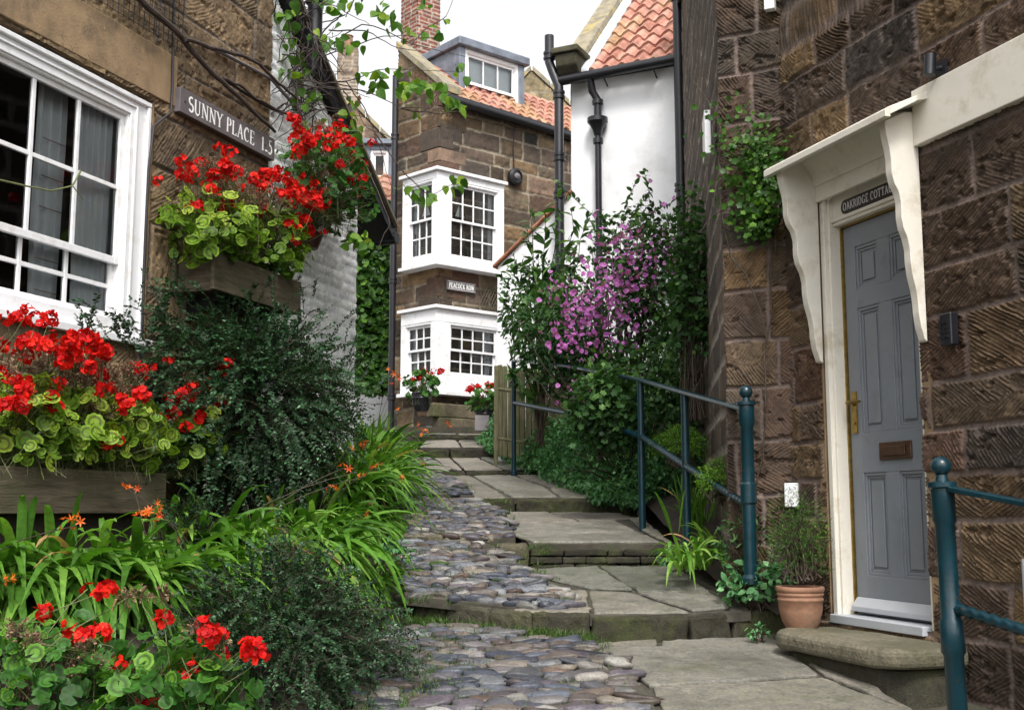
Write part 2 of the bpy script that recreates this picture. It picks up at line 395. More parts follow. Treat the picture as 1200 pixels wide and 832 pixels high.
def grid_faces(ny, nx):
    i = np.arange(ny-1)[:, None]; j = np.arange(nx-1)[None]
    a = i*nx+j
    return np.stack([a, a+1, a+nx+1, a+nx], -1).reshape(-1, 4)
def axis_pts(a, b, res, brk=(), fine=None):
    # fine = (from, to, res): a denser stretch of the grid
    e = sorted({a, b, *[x for x in brk if a < x < b], *[x for x in (fine or ())[:2] if a < x < b]}); out = [np.array([e[0]])]
    for p, q in zip(e[:-1], e[1:]):
        r = fine[2] if fine and fine[0] <= (p+q)/2 <= fine[1] else res
        out.append(np.linspace(p, q, max(2, int(math.ceil((q-p)/r))+1))[1:])
    return np.concatenate(out)
def lerp_pal(pal, t):
    pal = np.array(pal); x = np.clip(t, 0, .9999)*(len(pal)-1); i = x.astype(int); f = (x-i)[..., None]
    return pal[i]*(1-f)+pal[i+1]*f
def masonry(S, Z, seed, course, length, joint, depth, tool, pitch, pal, mortar, chev=1., wob=.012, z0=None, s0=None, rough=.004, flat=1.):
    """height field and colour of coursed stonework over coordinates S, Z"""
    rng = np.random.default_rng(seed)
    z0 = Z.min() if z0 is None else z0; s0 = S.min() if s0 is None else s0
    Sw = S+(fbm(S*5, Z*5, seed+1)-.5)*wob*2; Zw = Z+(fbm(S*4, Z*4, seed+2)-.5)*wob*2
    zc = [z0-.15]
    while zc[-1] < Z.max()+.3: zc.append(zc[-1]+rng.uniform(*course))
    zc = np.array(zc); ci = np.clip(np.searchsorted(zc, Zw)-1, 0, len(zc)-2)
    d = np.zeros_like(S); us = np.zeros_like(S); ww = np.ones_like(S); rid = np.zeros_like(S)
    for k in range(len(zc)-1):
        mk = ci == k
        e = [s0-rng.uniform(.1, length[1])]
        while e[-1] < S.max()+length[1]: e.append(e[-1]+rng.uniform(*length))
        e = np.array(e); r = rng.random(len(e))
        if mk.any():
            si = np.clip(np.searchsorted(e, Sw[mk])-1, 0, len(e)-2)
            us[mk] = Sw[mk]-e[si]; ww[mk] = e[si+1]-e[si]; rid[mk] = r[si]
    uz = Zw-zc[ci]; hh = zc[ci+1]-zc[ci]
    d = np.minimum(np.minimum(us, ww-us), np.minimum(uz, hh-uz))
    r2 = (rid*97.31) % 1; r3 = (rid*53.77) % 1; r4 = (rid*31.13) % 1
    m = sstep(joint*.45, joint*.45+.014, d+(fbm(S*30, Z*30, seed+9)-.5)*.008)
    x, y = us-ww*(.3+.4*r2), uz-hh/2
    th = np.where(r3 < .5, 1, -1)*(.45+.5*r4)
    # herring-bone dressing: the strokes turn over along a line through the block
    sg = np.where(r2 < .3*chev, np.sign(y+.02*np.sin(x*9)), np.where(r2 < .55*chev, np.sign(x+y*.4), 1.))
    a = th*sg
    along = x*np.cos(a)+y*np.sin(a); acr = -x*np.sin(a)+y*np.cos(a)
    ph = acr/pitch+(fbm(S*5, Z*5, seed+5)-.5)*.9+(fbm(along*9+rid*50, acr*36, seed+4)-.5)*.9
    pf = ph % 1; wv = np.where(pf < .72, pf/.72, (1-pf)/.28)**.8
    amp = np.clip(-.35+2.4*fbm(along*11+rid*30, acr*40, seed+6), .05, 1.7)
    tv = .45+.9*r2*(.5+fbm(S*4, Z*4, seed+14))
    h = m*(depth+(r4-.5)*.012*flat)+m*tool*(wv-.5)*amp*tv-m*tool*1.1*sstep(.6, .75, fbm(S*16, Z*22, seed+15))+(fbm(S*45, Z*45, seed+7)-.5)*rough*2+(fbm(S*8, Z*8, seed+8)-.5)*.016*m*flat
    c = lerp_pal(pal, rid)*(.82+.36*r3)[..., None]
    # the blocks are unevenly toned along their bedding
    c = c*(1+(.44*fbm(S*3, Z*14+rid*9, seed+11)-.22)*flat)[..., None]
    mc = np.array(mortar)*(.8+.4*fbm(S*12, Z*12, seed+12))[..., None]
    return h, mc*(1-m)[..., None]+c*m[..., None], m
def stone_wall(name, F, s0, s1, z0, z1, res, material, parent, seed, out=0., holes=(), top=None, fine=None, **kw):
    fs, fz = (None, None) if fine is None else ((*fine[:2], fine[4]), (*fine[2:4], fine[4]))
    s = axis_pts(s0, s1, res, [x for h in holes for x in h[:2]], fs); z = axis_pts(z0, z1, res, [x for h in holes for x in h[2:4]], fz)
    S, Z = np.meshgrid(s, z)
    h, c, m = masonry(S, Z, seed, z0=z0, s0=s0, **kw)
    V = F.pts(S.ravel(), Z.ravel(), out+h.ravel())
    f = grid_faces(len(z), len(s))
    cs = (S[:-1, :-1]+S[1:, 1:]).ravel()/2; cz = (Z[:-1, :-1]+Z[1:, 1:]).ravel()/2
    keep = np.ones(len(f), bool)
    for a, b, c0, c1 in holes: keep &= ~((cs > a) & (cs < b) & (cz > c0) & (cz < c1))
    if top is not None: keep &= cz < top(cs)
    f = f[keep]
    if np.dot(np.cross(F.d, UPV), F.n) < 0: f = f[:, ::-1]
    u = np.unique(f); mp = np.zeros(len(V), np.int64); mp[u] = np.arange(len(u))
    return np_mesh(name, V[u], [mp[f]], material, parent, attrs={'Col': c.reshape(-1, 3)[u]})

PAL_R = [(.05, .037, .031), (.1, .066, .046), (.066, .046, .036), (.14, .092, .05), (.06, .05, .044), (.092, .062, .047), (.18, .118, .06), (.078, .058, .046), (.11, .062, .042)]
PAL_L = [(.15, .105, .066), (.2, .14, .085), (.12, .09, .062), (.23, .165, .095), (.17, .12, .075)]
PAL_C = [(.065, .05, .04), (.15, .1, .06), (.03, .028, .026), (.2, .13, .07), (.12, .072, .052), (.08, .068, .056), (.25, .18, .11), (.045, .04, .036), (.17, .115, .085), (.1, .07, .045)]

def sash(F, s0, s1, z0, z1, cols, rows, parent, names=('frame', 'glazing_bars', 'glass', 'interior'), out=0., fr=.07, frh=None, rail=.055, bar=.022, meet=None, depth=.5, matf='white', room='room'):
    """sliding sash window between s0..s1, z0..z1: frame, bars, glass and the dim room behind; out is the frame's face"""
    zm = meet if meet else (z0+z1)/2; fh = frh or fr
    f = MB()
    f.fbox(F, s0, s0+fr, z0, z1, out-.1, out); f.fbox(F, s1-fr, s1, z0, z1, out-.1, out)
    f.fbox(F, s0+fr, s1-fr, z1-fh, z1, out-.1, out); f.fbox(F, s0+fr, s1-fr, z0, z0+fh*.8, out-.1, out)
    # inner beads
    f.fbox(F, s0+fr, s0+fr+.012, z0+fh*.8, z1-fh, out-.1, out-.012); f.fbox(F, s1-fr-.012, s1-fr, z0+fh*.8, z1-fh, out-.1, out-.012)
    f.fbox(F, s0+fr+.012, s1-fr-.012, z1-fh-.012, z1-fh, out-.1, out-.012)
    fo = f.build(names[0], M[matf], parent, bevel=.004)
    a0, a1 = s0+fr+.013, s1-fr-.013; b0, b1 = z0+fh*.8+.001, z1-fh-.013
    g = MB()
    for (c0, c1, r, o, ns) in ((zm-rail/2, b1, rows[0], out-.035, cols), (b0, zm+rail/2, rows[1], out-.07, cols)):
        st = rail*.62
        g.fbox(F, a0, a0+st, c0, c1, o-.03, o); g.fbox(F, a1-st, a1, c0, c1, o-.03, o)
        g.fbox(F, a0+st, a1-st, c1-st, c1, o-.03, o-.001); g.fbox(F, a0+st, a1-st, c0, c0+rail*.8, o-.03, o-.001)
        for i in range(1, ns):
            x = a0+st+(a1-a0-2*st)*i/ns; g.fbox(F, x-bar/2, x+bar/2, c0+rail*.8, c1-st, o-.028, o-.004)
        for j in range(1, r):
            y = c0+rail*.8+(c1-st-c0-rail*.8)*j/r; g.fbox(F, a0+st, a1-st, y-bar/2, y+bar/2, o-.026, o-.006)
    g.build(names[1], M[matf], fo, bevel=.003)
    q = MB()
    for (c0, c1, o) in ((zm, b1, out-.052), (b0, zm, out-.087)):
        q.add([F.pt(a0, c0, o), F.pt(a1, c0, o), F.pt(a1, c1, o), F.pt(a0, c1, o)], [(0, 1, 2, 3) if np.dot(np.cross(F.d, UPV), F.n) > 0 else (3, 2, 1, 0)])
    q.build(names[2], M['glass'], fo)
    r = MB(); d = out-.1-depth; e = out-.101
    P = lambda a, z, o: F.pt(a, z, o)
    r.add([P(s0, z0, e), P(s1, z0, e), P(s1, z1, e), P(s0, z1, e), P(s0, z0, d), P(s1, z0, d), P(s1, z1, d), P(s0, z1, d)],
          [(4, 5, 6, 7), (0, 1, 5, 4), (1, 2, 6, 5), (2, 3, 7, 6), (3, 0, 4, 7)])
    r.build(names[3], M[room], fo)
    return fo
def curtain(F, s0, s1, z0, z1, o, parent, waves=6, amp=.025, m='curtain', name='curtain', taper=0.):
    n, k = waves*10, 12
    s, z = np.meshgrid(np.linspace(0, 1, n), np.linspace(0, 1, k))
    w = (fbm(s*waves*.7, z*.6, 3)-.5)
    sv = s0+(s1-s0)*s*(1-taper*(1-z)**2)+.0; ov = o+amp*np.sin(s*waves*2*math.pi+w*4)*(.5+.5*z)+w*amp
    V = np.concatenate([F.pts(sv.ravel(), (z0+(z1-z0)*z).ravel(), ov.ravel()), F.pts(sv.ravel(), (z0+(z1-z0)*z).ravel(), ov.ravel()-.004)])
    f = grid_faces(k, n)
    return np_mesh(name, V, [np.concatenate([f, f[:, ::-1]+n*k])], M[m], parent)

# --- stroke lettering with serifs ------------------------------------------------
def arc(cx, cy, rx, ry, a0, a1, n=9):
    return [(cx+rx*math.cos(math.radians(a0+(a1-a0)*i/n)), cy+ry*math.sin(math.radians(a0+(a1-a0)*i/n))) for i in range(n+1)]
GL = {  # width, thick strokes, thin strokes, serif spots
 'S': (.5, [arc(.25, .74, .2, .24, 60, 250)[::1]+arc(.25, .26, .2, .25, 80, -100)+arc(.25, .26, .2, .25, -100, -150, 3)], [], []),
 'U': (.7, [[(.12, 1), (.12, .3)]+arc(.33, .3, .21, .29, 180, 290)], [arc(.33, .3, .21, .29, 290, 360)+[(.54, 1)]], [(.12, 1), (.54, 1)]),
 'N': (.74, [[(.12, 1), (.6, 0)]], [[(.12, 0), (.12, 1)], [(.6, 0), (.6, 1)]], [(.12, 0), (.12, 1), (.6, 1)]),
 'Y': (.66, [[(.06, 1), (.32, .48)], [(.32, .48), (.32, 0)]], [[(.58, 1), (.32, .48)]], [(.06, 1), (.58, 1), (.32, 0)]),
 'P': (.56, [[(.12, 0), (.12, 1)], arc(.26, .74, .2, .26, 60, -60)], [[(.12, 1), (.26, 1)], [(.12, .48), (.26, .48)]], [(.12, 0)]),
 'L': (.54, [[(.12, 0), (.12, 1)]], [[(.12, .01), (.46, .01), (.48, .2)]], [(.12, 1), (.12, 0)]),
 'A': (.7, [[(.34, 1), (.6, 0)]], [[(.34, 1), (.08, 0)], [(.18, .36), (.5, .36)]], [(.08, 0), (.6, 0)]),
 'C': (.66, [arc(.36, .5, .28, .49, 60, 250, 12)], [arc(.36, .5, .28, .49, 250, 310), [(.5, .93), (.54, .74)]], []),
 'E': (.56, [[(.12, 0), (.12, 1)]], [[(.12, 1), (.46, 1), (.47, .82)], [(.12, .52), (.38, .52)], [(.12, .01), (.48, .01), (.5, .2)]], [(.12, 1), (.12, 0)]),
 'O': (.74, [arc(.36, .5, .28, .49, 120, 240), arc(.36, .5, .28, .49, -60, 60)], [arc(.36, .5, .28, .49, 60, 120), arc(.36, .5, .28, .49, 240, 300)], []),
 'K': (.66, [[(.12, 0), (.12, 1)], [(.24, .55), (.58, 0)]], [[(.12, .42), (.54, 1)]], [(.12, 0), (.12, 1), (.54, 1), (.58, 0)]),
 'R': (.64, [[(.12, 0), (.12, 1)], arc(.26, .75, .19, .25, 60, -60), [(.28, .5), (.58, 0)]], [[(.12, 1), (.26, 1)], [(.12, .5), (.28, .5)]], [(.12, 0), (.58, 0)]),
 'I': (.3, [[(.14, 0), (.14, 1)]], [], [(.14, 0), (.14, 1)]),
 'D': (.7, [[(.12, 0), (.12, 1)], arc(.26, .5, .32, .49, 55, -55)], [[(.12, 1), (.28, 1), (.44, .91)], [(.12, .01), (.28, .01), (.44, .09)]], []),
 'G': (.72, [arc(.36, .5, .28, .49, 60, 250, 12), [(.58, .4), (.58, .08)]], [arc(.36, .5, .28, .49, 250, 310), [(.5, .93), (.54, .74)], [(.46, .4), (.66, .4)]], []),
 'T': (.64, [[(.31, 0), (.31, 1)]], [[(.05, .82), (.06, 1), (.56, 1), (.57, .82)]], [(.31, 0)]),
 'W': (.94, [[(.06, 1), (.28, 0)], [(.46, 1), (.66, 0)]], [[(.28, 0), (.46, 1)], [(.66, 0), (.86, 1)]], [(.06, 1), (.46, 1), (.86, 1)]),
 '1': (.4, [[(.2, 0), (.2, 1)]], [[(.2, 1), (.08, .84)]], [(.2, 0)]),
 '5': (.5, [arc(.22, .32, .2, .32, 110, -110)+[(.06, .06)]], [[(.15, .62), (.15, 1), (.4, 1)]], []),
 '-': (.36, [[(.06, .1), (.3, .1)]], [], []), ' ': (.32, [], [], [])}
def lettering(text, F, s0, s1, zc, h, o, parent, rev=False, m='ink', name='lettering', thick=.13, thin=.06, slope=0.):
    tot = sum(GL[c][0]+.06 for c in text); sc = (s1-s0)/tot; b = MB(); x = 0.; q = 0
    def put(p0, p1, w):
        nonlocal q
        p0, p1 = np.array(p0), np.array(p1); d = p1-p0; L = np.linalg.norm(d)
        if L < 1e-6: return
        d /= L; nn = np.array([-d[1], d[0]])*w/2; e = d*w*.12
        q += 1; oo = o+.0006+.00008*(q % 7)
        c = []
        for pp in (p0-e-nn, p1+e-nn, p1+e+nn, p0-e+nn):
            a = (x+pp[0])*sc; a = s1-a if rev else s0+a
            c.append(F.pt(a, zc+(pp[1]-.5)*h, oo))
        b.prism(c, F.n*.0012)
    for ch in text:
        w, tk, tn, sf = GL[ch]
        for st, wd in [(t, thick) for t in tk]+[(t, thin) for t in tn]:
            for a, c in zip(st[:-1], st[1:]): put(a, c, wd)
        for sx, sz in sf:
            zz = .025 if sz < .5 else .975
            put((sx-.11, zz), (sx+.11, zz), .05)
        x += w+.06
        if ch == ' ' and b.v: b.build(name, M[m], parent); b = MB()
    return b.build(name, M[m], parent)
# ============================================================ house on the left: tan stone with a big sash window
hl = thing('stone_house', FL.pt(1., .9, -2), 'tan sandstone house with a big white sash window under a smooth lintel', 'house')
WS0, WS1, WZ0, WZ1 = -1.157, 1.11, 2.53, 4.03
stone_wall('wall', FL, -3.4, 2.44, .3, 6.4, .06, M['stoneL'], hl, 11, fine=(-.7, 2.44, 1.6, 5.4, .0075), holes=[(WS0, WS1, WZ0, WZ1+.02)], course=(.3, .42), length=(.45, 1.), joint=.009, depth=.012,
           tool=.011, pitch=.022, pal=PAL_L, mortar=(.12, .1, .085), chev=.6, wob=.008)
b = MB()   # the rest of the house body: end walls, back
for s in (-3.4, 2.44):
    b.fbox(FL, s-.02 if s > 0 else s, s if s > 0 else s+.02, .3, 6.4, -5, .006)
b.fbox(FL, -3.4, 2.44, .3, 6.4, -5.05, -5.0)
b.build('side_wall', M['lintel'], hl)
b = MB()
b.prism([FL.pt(-3.7, 6.4, .25), FL.pt(-3.7, 6.4, -5.3), FL.pt(-3.7, 8.6, -2.5)], FL.d*6.3)
b.build('roof', M['tile'], hl)
b = MB()   # lintel
b.fbox(FL, -1.6, 1.31, 4.075, 4.41, -.05, .024)
b.build('lintel', M['lintel'], hl, bevel=.008)
b = MB()   # jamb and head reveals in stone
b.fbox(FL, WS1+.001, WS1+.05, WZ0-.05, WZ1+.05, -.2, .0); b.fbox(FL, WS0-.05, WS0-.001, WZ0-.05, WZ1+.05, -.2, .0)
b.fbox(FL, WS0, WS1, WZ1+.021, WZ1+.07, -.2, -.002)
b.build('window_reveal', M['lintel'], hl)
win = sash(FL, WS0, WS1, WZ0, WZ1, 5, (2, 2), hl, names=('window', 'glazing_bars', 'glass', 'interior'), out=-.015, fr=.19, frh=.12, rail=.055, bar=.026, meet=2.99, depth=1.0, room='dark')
b = MB()
b.fbox(FL, WS0-.03, WS1+.03, WZ0-.05, WZ0-.002, -.12, .05)
b.fbox(FL, WS0+.02, WS1-.02, WZ1-.034, WZ1-.004, -.016, .008); b.fbox(FL, WS1-.05, WS1-.02, WZ0, WZ1-.035, -.016, .006); b.fbox(FL, WS1-.15, WS1-.13, WZ0, WZ1-.06, -.016, -.004); b.fbox(FL, WS0+.02, WS1-.151, WZ1-.075, WZ1-.06, -.016, -.004)
b.build('sill', M['white'], win, bevel=.006)
curtain(FL, .33, .56, 2.5, 4.0, -.2, win, 3, .03)
curtain(FL, .62, 1.0, 2.5, 4.0, -.155, win, 7, .022)
b = MB()   # fine red check lines woven in the curtain
for zz in (2.72, 2.9, 3.2, 3.38, 3.6): b.fbox(FL, .36, .54, zz, zz+.005, -.17, -.167)
b.build('curtain_stripe', M['terra'], win)

# white painted brick part of the same row, with its black verge
wg = thing('white_gable_house', FL.pt(3.2, 1.5, -1.5), 'white painted brick gable wall with a black sloping verge board beyond the tan stone house', 'house')
vz = lambda s: 5.09+(s-2.93)*(3.85-5.09)/(4.52-2.93)
stone_wall('wall', FL, 2.46, 3.92, 1.2, 5.6, .016, M['wbrick'], wg, 21, out=-.03, top=lambda s: vz(s)-.02, course=(.07, .08), length=(.2, .24), joint=.007, depth=.006, tool=.0, pitch=.03,
           pal=[(.8, .81, .83), (.83, .83, .85), (.77, .78, .81)], mortar=(.68, .7, .73), wob=.006, rough=.003)
b = MB(); b.fbox(FL, 3.9, 3.92, 1.2, 3.9, -4, -.035); b.fbox(FL, 2.46, 3.9, 1.2, 3.9, -4.02, -4)
b.build('side_wall', M['render'], wg)
d = np.array([1.59, -1.24]); d /= np.linalg.norm(d)
b = MB(); q = []
for s in (2.3, 4.5): q += [FL.pt(s, vz(s)+.02, .05), ]
p0, p1 = q
b.prism([p0, p1, p1+UPV*.13, p0+UPV*.13], -FL.n*.035)
b.build('verge_board', M['black'], wg, bevel=.004)
b = MB()
b.prism([p0+UPV*.132+FL.n*.03, p1+UPV*.132+FL.n*.03, p1+UPV*.165+FL.n*.03, p0+UPV*.165+FL.n*.03], -FL.n*4.2)
b.build('roof', M['tile'], wg)
b = MB()
b.prism([p0-FL.n*.036, p1-FL.n*.036, p1+UPV*.12-FL.n*.036, p0+UPV*.12-FL.n*.036], -FL.n*4.1)
b.build('eave_soffit', M['dark'], wg)
b = MB(); g0 = FL.pt(4.52, vz(4.52)+.08, .06)
b.tube([g0, g0-FL.n*4], .055, 10); b.build('gutter', M['black'], wg, smooth=True)
# downpipes and cables
def pipe(name, pts, r, label, parent=None, brackets=(), cat='drainpipe', m='black', group=None):
    t = thing(name, pts[-1], label, cat, group)
    b = MB(); b.tube(pts, r, 12); b.build('pipe', M[m], t, smooth=True)
    for p in brackets:
        k = MB(); p = np.asarray(p, float)
        k.lathe([(r, -.05), (r*1.3, -.045), (r*1.3, -.015), (r*1.12, -.01), (r*1.12, .01), (r*1.3, .015), (r*1.3, .045), (r, .05)], p, 12)
        k.build('collar', M[m], t, smooth=True)
    return t
sp = FL.hit(352, 30)[0]
pipe('drainpipe', [FL.pt(sp+.05, 6.6, .1), FL.pt(sp+.05, 4.9, .1)], .06, 'black drainpipe at the top of the white gable wall beside the tangled vine', brackets=[FL.pt(sp+.05, 5.5, .1)])

# street sign
sg = thing('street_sign', FL.pt(1.87, 4.12, .03), 'grey slate street sign with white serif capitals reading SUNNY PLACE 1-5', 'sign')
b = MB(); b.fbox(FL, 1.29, 2.43, 4.04, 4.205, .02, .065); b.build('plaque', M['slate'], sg, bevel=.004)
lettering('SUNNY PLACE  1-5', FL, 1.38, 2.4, 4.122, .098, .065, sg)
for s in (1.34, 2.3):
    b = MB(); b.lathe([(.007, 0), (.007, .003), (.003, .005)], FL.pt(s, 4.12, .065), 10, axis=FL.n); b.build('screw', M['black'], sg)

# cables clipped to the house
def cable(name, pts, r, label, cat='cable', m='black'):
    b = MB(); b.tube(pts, r, 6); o = b.build(name, M[m], None, origin=pts[0], smooth=True); return tag(o, label, cat)
q = lambda u, v, o=.035: FL.pt(*FL.hit(u, v, o), o)
cable('wall_cable', [q(204, -8), q(203, 40), q(202, 100), q(200, 132), q(180, 148), q(174, 200), q(171, 260), q(168, 330), q(166, 420)], .008, 'thin black cable running down the wall past the end of the lintel and window')
cable('wall_cable', [q(226, 48), q(260, 62), q(318, 93), q(352, 132)], .013, 'grey conduit cable sagging across the stone above the geraniums', m='slate')
cable('wall_cable', [q(265, 95), q(285, 108), q(318, 128), q(345, 136)], .012, 'short black cable looping above the slate sign', m='black')

# wire netting over the upper wall
b = MB(); zt = 4.46
for i in range(24):
    s = .2+i*.048; b.tube([FL.pt(s, 4.44, .05), FL.pt(s+.01, 5.05, .05)], .0028, 4)
for i in range(13):
    z = 4.45+i*.05; b.tube([FL.pt(.15, z, .052), FL.pt(1.35, z+.006, .052)], .0022, 4)
tag(b.build('wire_netting', M['black'], None, origin=FL.pt(.7, 4.44, .05)), 'black wire netting stretched over the stone above the lintel', 'netting')

# wooden trough on the ground beside the wall, and wall box
def trough(F, s0, s1, z0, z1, o0, o1, label, planks=1):
    t = thing('wooden_trough', F.pt((s0+s1)/2, z0, (o0+o1)/2), label, 'planter')
    for nm, a in (('front_board', (s0, s1, o1-.03, o1)), ('back_board', (s0, s1, o0, o0+.03)), ('end_board', (s0+.031, s0+.06, o0+.031, o1-.031)), ('end_board', (s1-.06, s1-.031, o0+.031, o1-.031))):
        b = MB(); b.fbox(F, a[0], a[1], z0, z1, a[2], a[3]); b.build(nm, M['wood'], t, bevel=.006)
    b = MB(); b.fbox(F, s0+.061, s1-.061, z0, z1-.03, o0+.031, o1-.031); b.build('soil', M['soil'], t)
    return t
trough(FL, -1.35, .72, 1.48, 1.7, .2, .5, 'long mossy timber trough of red geraniums under the big sash window')
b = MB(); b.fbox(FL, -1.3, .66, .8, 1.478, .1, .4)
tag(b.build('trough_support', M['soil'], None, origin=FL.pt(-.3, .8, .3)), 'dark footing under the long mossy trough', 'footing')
wb = trough(FL, 1.3, 2.36, 2.86, 3.1, .04, .36, 'grey weathered timber window box of red geraniums fixed under the slate sign')
for s in (1.5, 2.2):
    b = MB(); b.prism([FL.pt(s, 2.859, .02), FL.pt(s, 2.859, .25), FL.pt(s, 2.84, .25), FL.pt(s, 2.7, .02)], FL.d*.03); b.build('bracket', M['black'], wb)
# ============================================================ cottage on the right with the grey door
hr = thing('dark_stone_cottage', FR.pt(-.5, .9, -2), 'dark tooled sandstone cottage with a grey front door under a cream scalloped hood', 'house')
KW = dict(course=(.2, .31), length=(.32, .75), joint=.012, depth=.014, tool=.0165, pitch=.0175, pal=PAL_R, mortar=(.17, .13, .115))
DS0, DS1, DZ0, DZ1 = -.6, .2, .94, 3.2
stone_wall('wall', FR, -2.7, .505, .3, 5.7, .05, M['stoneR'], hr, 31, fine=(-1.45, .505, .55, 4.1, .0047), holes=[(DS0, DS1, DZ0, DZ1)], **KW)
stone_wall('wall', FC, -.02, .375, .5, 5.7, .03, M['stoneR'], hr, 32, fine=(-.02, .375, .8, 4.7, .0047), **{**KW, 'length': (.2, .34)})
stone_wall('wall', FK, 0., 5.95, .7, 7.2, .02, M['stoneF'], hr, 33, **{**KW, 'tool': .005, 'depth': .012, 'rough': .0015, 'joint': .05, 'wob': .035, 'flat': .2, 'length': (.4, .9), 'pal': [(.085, .064, .052), (.12, .09, .068), (.065, .052, .044), (.14, .105, .075)], 'mortar': (.36, .31, .28)})
b = MB(); e = FR.pt(-2.7, .3, 0); w = np.array([4.5, 0, 0])
P = [FR.pt(-2.7, .3), FR.pt(-2.7, .3)+w, FK.pt(5.95, .3)+w*.8, FK.pt(5.95, .3)]
for i in (0, 1, 2): b.add([P[i], P[i+1], P[i+1]+UPV*(5.4 if i == 0 else 6.8), P[i]+UPV*(5.4 if i < 2 else 6.8)], [(0, 1, 2, 3)])
b.build('side_wall', M['lintel'], hr)
b = MB(); Q = [FR.pt(-2.9, 5.72, .2), FR.pt(.4, 5.72, .15), FC.pt(.45, 5.72, .1), FK.pt(6.1, 7.2, .05)]
r = [p+np.array([2.4, 0, 1.8]) for p in Q]
b.add(Q+r, [(0, 1, 5, 4), (1, 2, 6, 5), (2, 3, 7, 6)]); b.build('roof', M['tile'], hr)
b = MB()  # stone reveals and dark lining behind the door
b.fbox(FR, DS1+.001, DS1+.06, DZ0-.02, DZ1, -.25, .004); b.fbox(FR, DS0-.06, DS0-.001, DZ0-.02, DZ1, -.25, .004)
b.fbox(FR, DS0-.06, DS1+.06, DZ0-.02, DZ1+.05, -.3, -.25)
b.build('door_reveal', M['lintel'], hr)

# door --------------------------------------------------------------
dw0, dw1, dz0, dz1, do = -.545, .115, .965, 3.015, -.1
door = MB()
door.fbox(FR, dw0, dw1, dz0, dz1, do-.045, do-.022)          # core behind the panels
st = .095; mid = (dw0+dw1)/2; mw = .05
rails = [(dz0, dz0+.2), (1.69, 1.9), (2.56, 2.66), (dz1-.12, dz1)]
for a, c in ((dw0, dw0+st), (dw1-st, dw1)): door.fbox(FR, a, c, dz0, dz1, do-.021, do)
for a, c in rails: door.fbox(FR, dw0+st, dw1-st, a, c, do-.021, do-.0004)
for (a, c) in zip(rails[:-1], rails[1:]): door.fbox(FR, mid-mw, mid+mw, a[1], c[0], do-.021, do-.0008)
dr = door.build('door', M['grey'], hr, bevel=.003)
for (a, c) in zip(rails[:-1], rails[1:]):
    for (x0, x1) in ((dw0+st, mid-mw), (mid+mw, dw1-st)):
        k = MB(); z0, z1 = a[1], c[0]
        # bolection moulding round the panel, raised field inside
        for g0, g1, o in ((0., .016, -.006), (.016, .03, -.014)):
            k.fbox(FR, x0+g0, x1-g0, z0+g0, z0+g1, do-.021, do+o); k.fbox(FR, x0+g0, x1-g0, z1-g1, z1-g0, do-.021, do+o)
            k.fbox(FR, x0+g0, x0+g1, z0+g1, z1-g1, do-.021, do+o); k.fbox(FR, x1-g1, x1-g0, z0+g1, z1-g1, do-.021, do+o)
        k.fbox(FR, x0+.045, x1-.045, z0+.045, z1-.045, do-.0215, do-.012)
        k.build('door_panel', M['grey'], dr, bevel=.003)
k = MB(); k.prism([FR.pt(dw0+.01, dz0+.015, do), FR.pt(dw0+.01, dz0+.015, do+.045), FR.pt(dw0+.01, dz0+.04, do+.045), FR.pt(dw0+.01, dz0+.085, do+.008), FR.pt(dw0+.01, dz0+.085, do)], FR.d*(dw1-dw0-.02))
k.build('weather_bar', M['greyl'], dr, bevel=.003)
ls, lz = (-.255, 1.795)
k = MB(); k.fbox(FR, ls-.125, ls+.125, lz-.045, lz+.045, do, do+.012); lb = k.build('letter_box', M['bronze'], dr, bevel=.005)
k = MB(); k.fbox(FR, ls-.09, ls+.09, lz-.024, lz+.024, do+.012, do+.02); k.build('flap', M['bronze'], lb, bevel=.004)
k = MB(); hs = dw1-.045
k.fbox(FR, hs-.022, hs+.022, 1.9, 2.12, do, do+.008)
k.lathe([(.016, 0), (.016, .01), (.009, .015), (.009, .045)], FR.pt(hs, 2.06, do+.008), 12, axis=FR.n)
k.tube([FR.pt(hs, 2.06, do+.05), FR.pt(hs-.05, 2.062, do+.053), FR.pt(hs-.11, 2.058, do+.05)], [.01, .009, .008], 8)
k.lathe([(.014, 0), (.014, .006)], FR.pt(hs, 1.96, do+.008), 10, axis=FR.n)
k.build('handle', M['brass'], dr, smooth=True)
# frame
b = MB()
b.fbox(FR, dw1+.012, DS1-.001, DZ0, DZ1-.001, -.16, -.02); b.fbox(FR, dw1+.028, DS1-.02, DZ0, DZ1-.001, -.021, .004)
b.fbox(FR, DS0+.001, dw0-.012, DZ0, DZ1-.001, -.16, -.02)
b.fbox(FR, dw0-.012, dw1+.012, dz1+.012, DZ1-.001, -.16, -.045)
b.fbox(FR, dw0-.01, dw1+.01, dz1+.03, dz1+.05, -.046, -.03)
df = b.build('door_frame', M['cream'], hr, bevel=.004)
b = MB(); b.fbox(FR, dw1+.001, dw1+.011, dz0, dz1, -.16, -.085); b.fbox(FR, dw0, dw1, dz1+.001, dz1+.011, -.16, -.085)
b.build('draught_strip', M['brass'], df)
b = MB(); b.fbox(FR, dw0-.01, DS1-.02, DZ0-.025, dz0-.004, -.2, .03); b.build('threshold', M['greyl'], hr, bevel=.006)
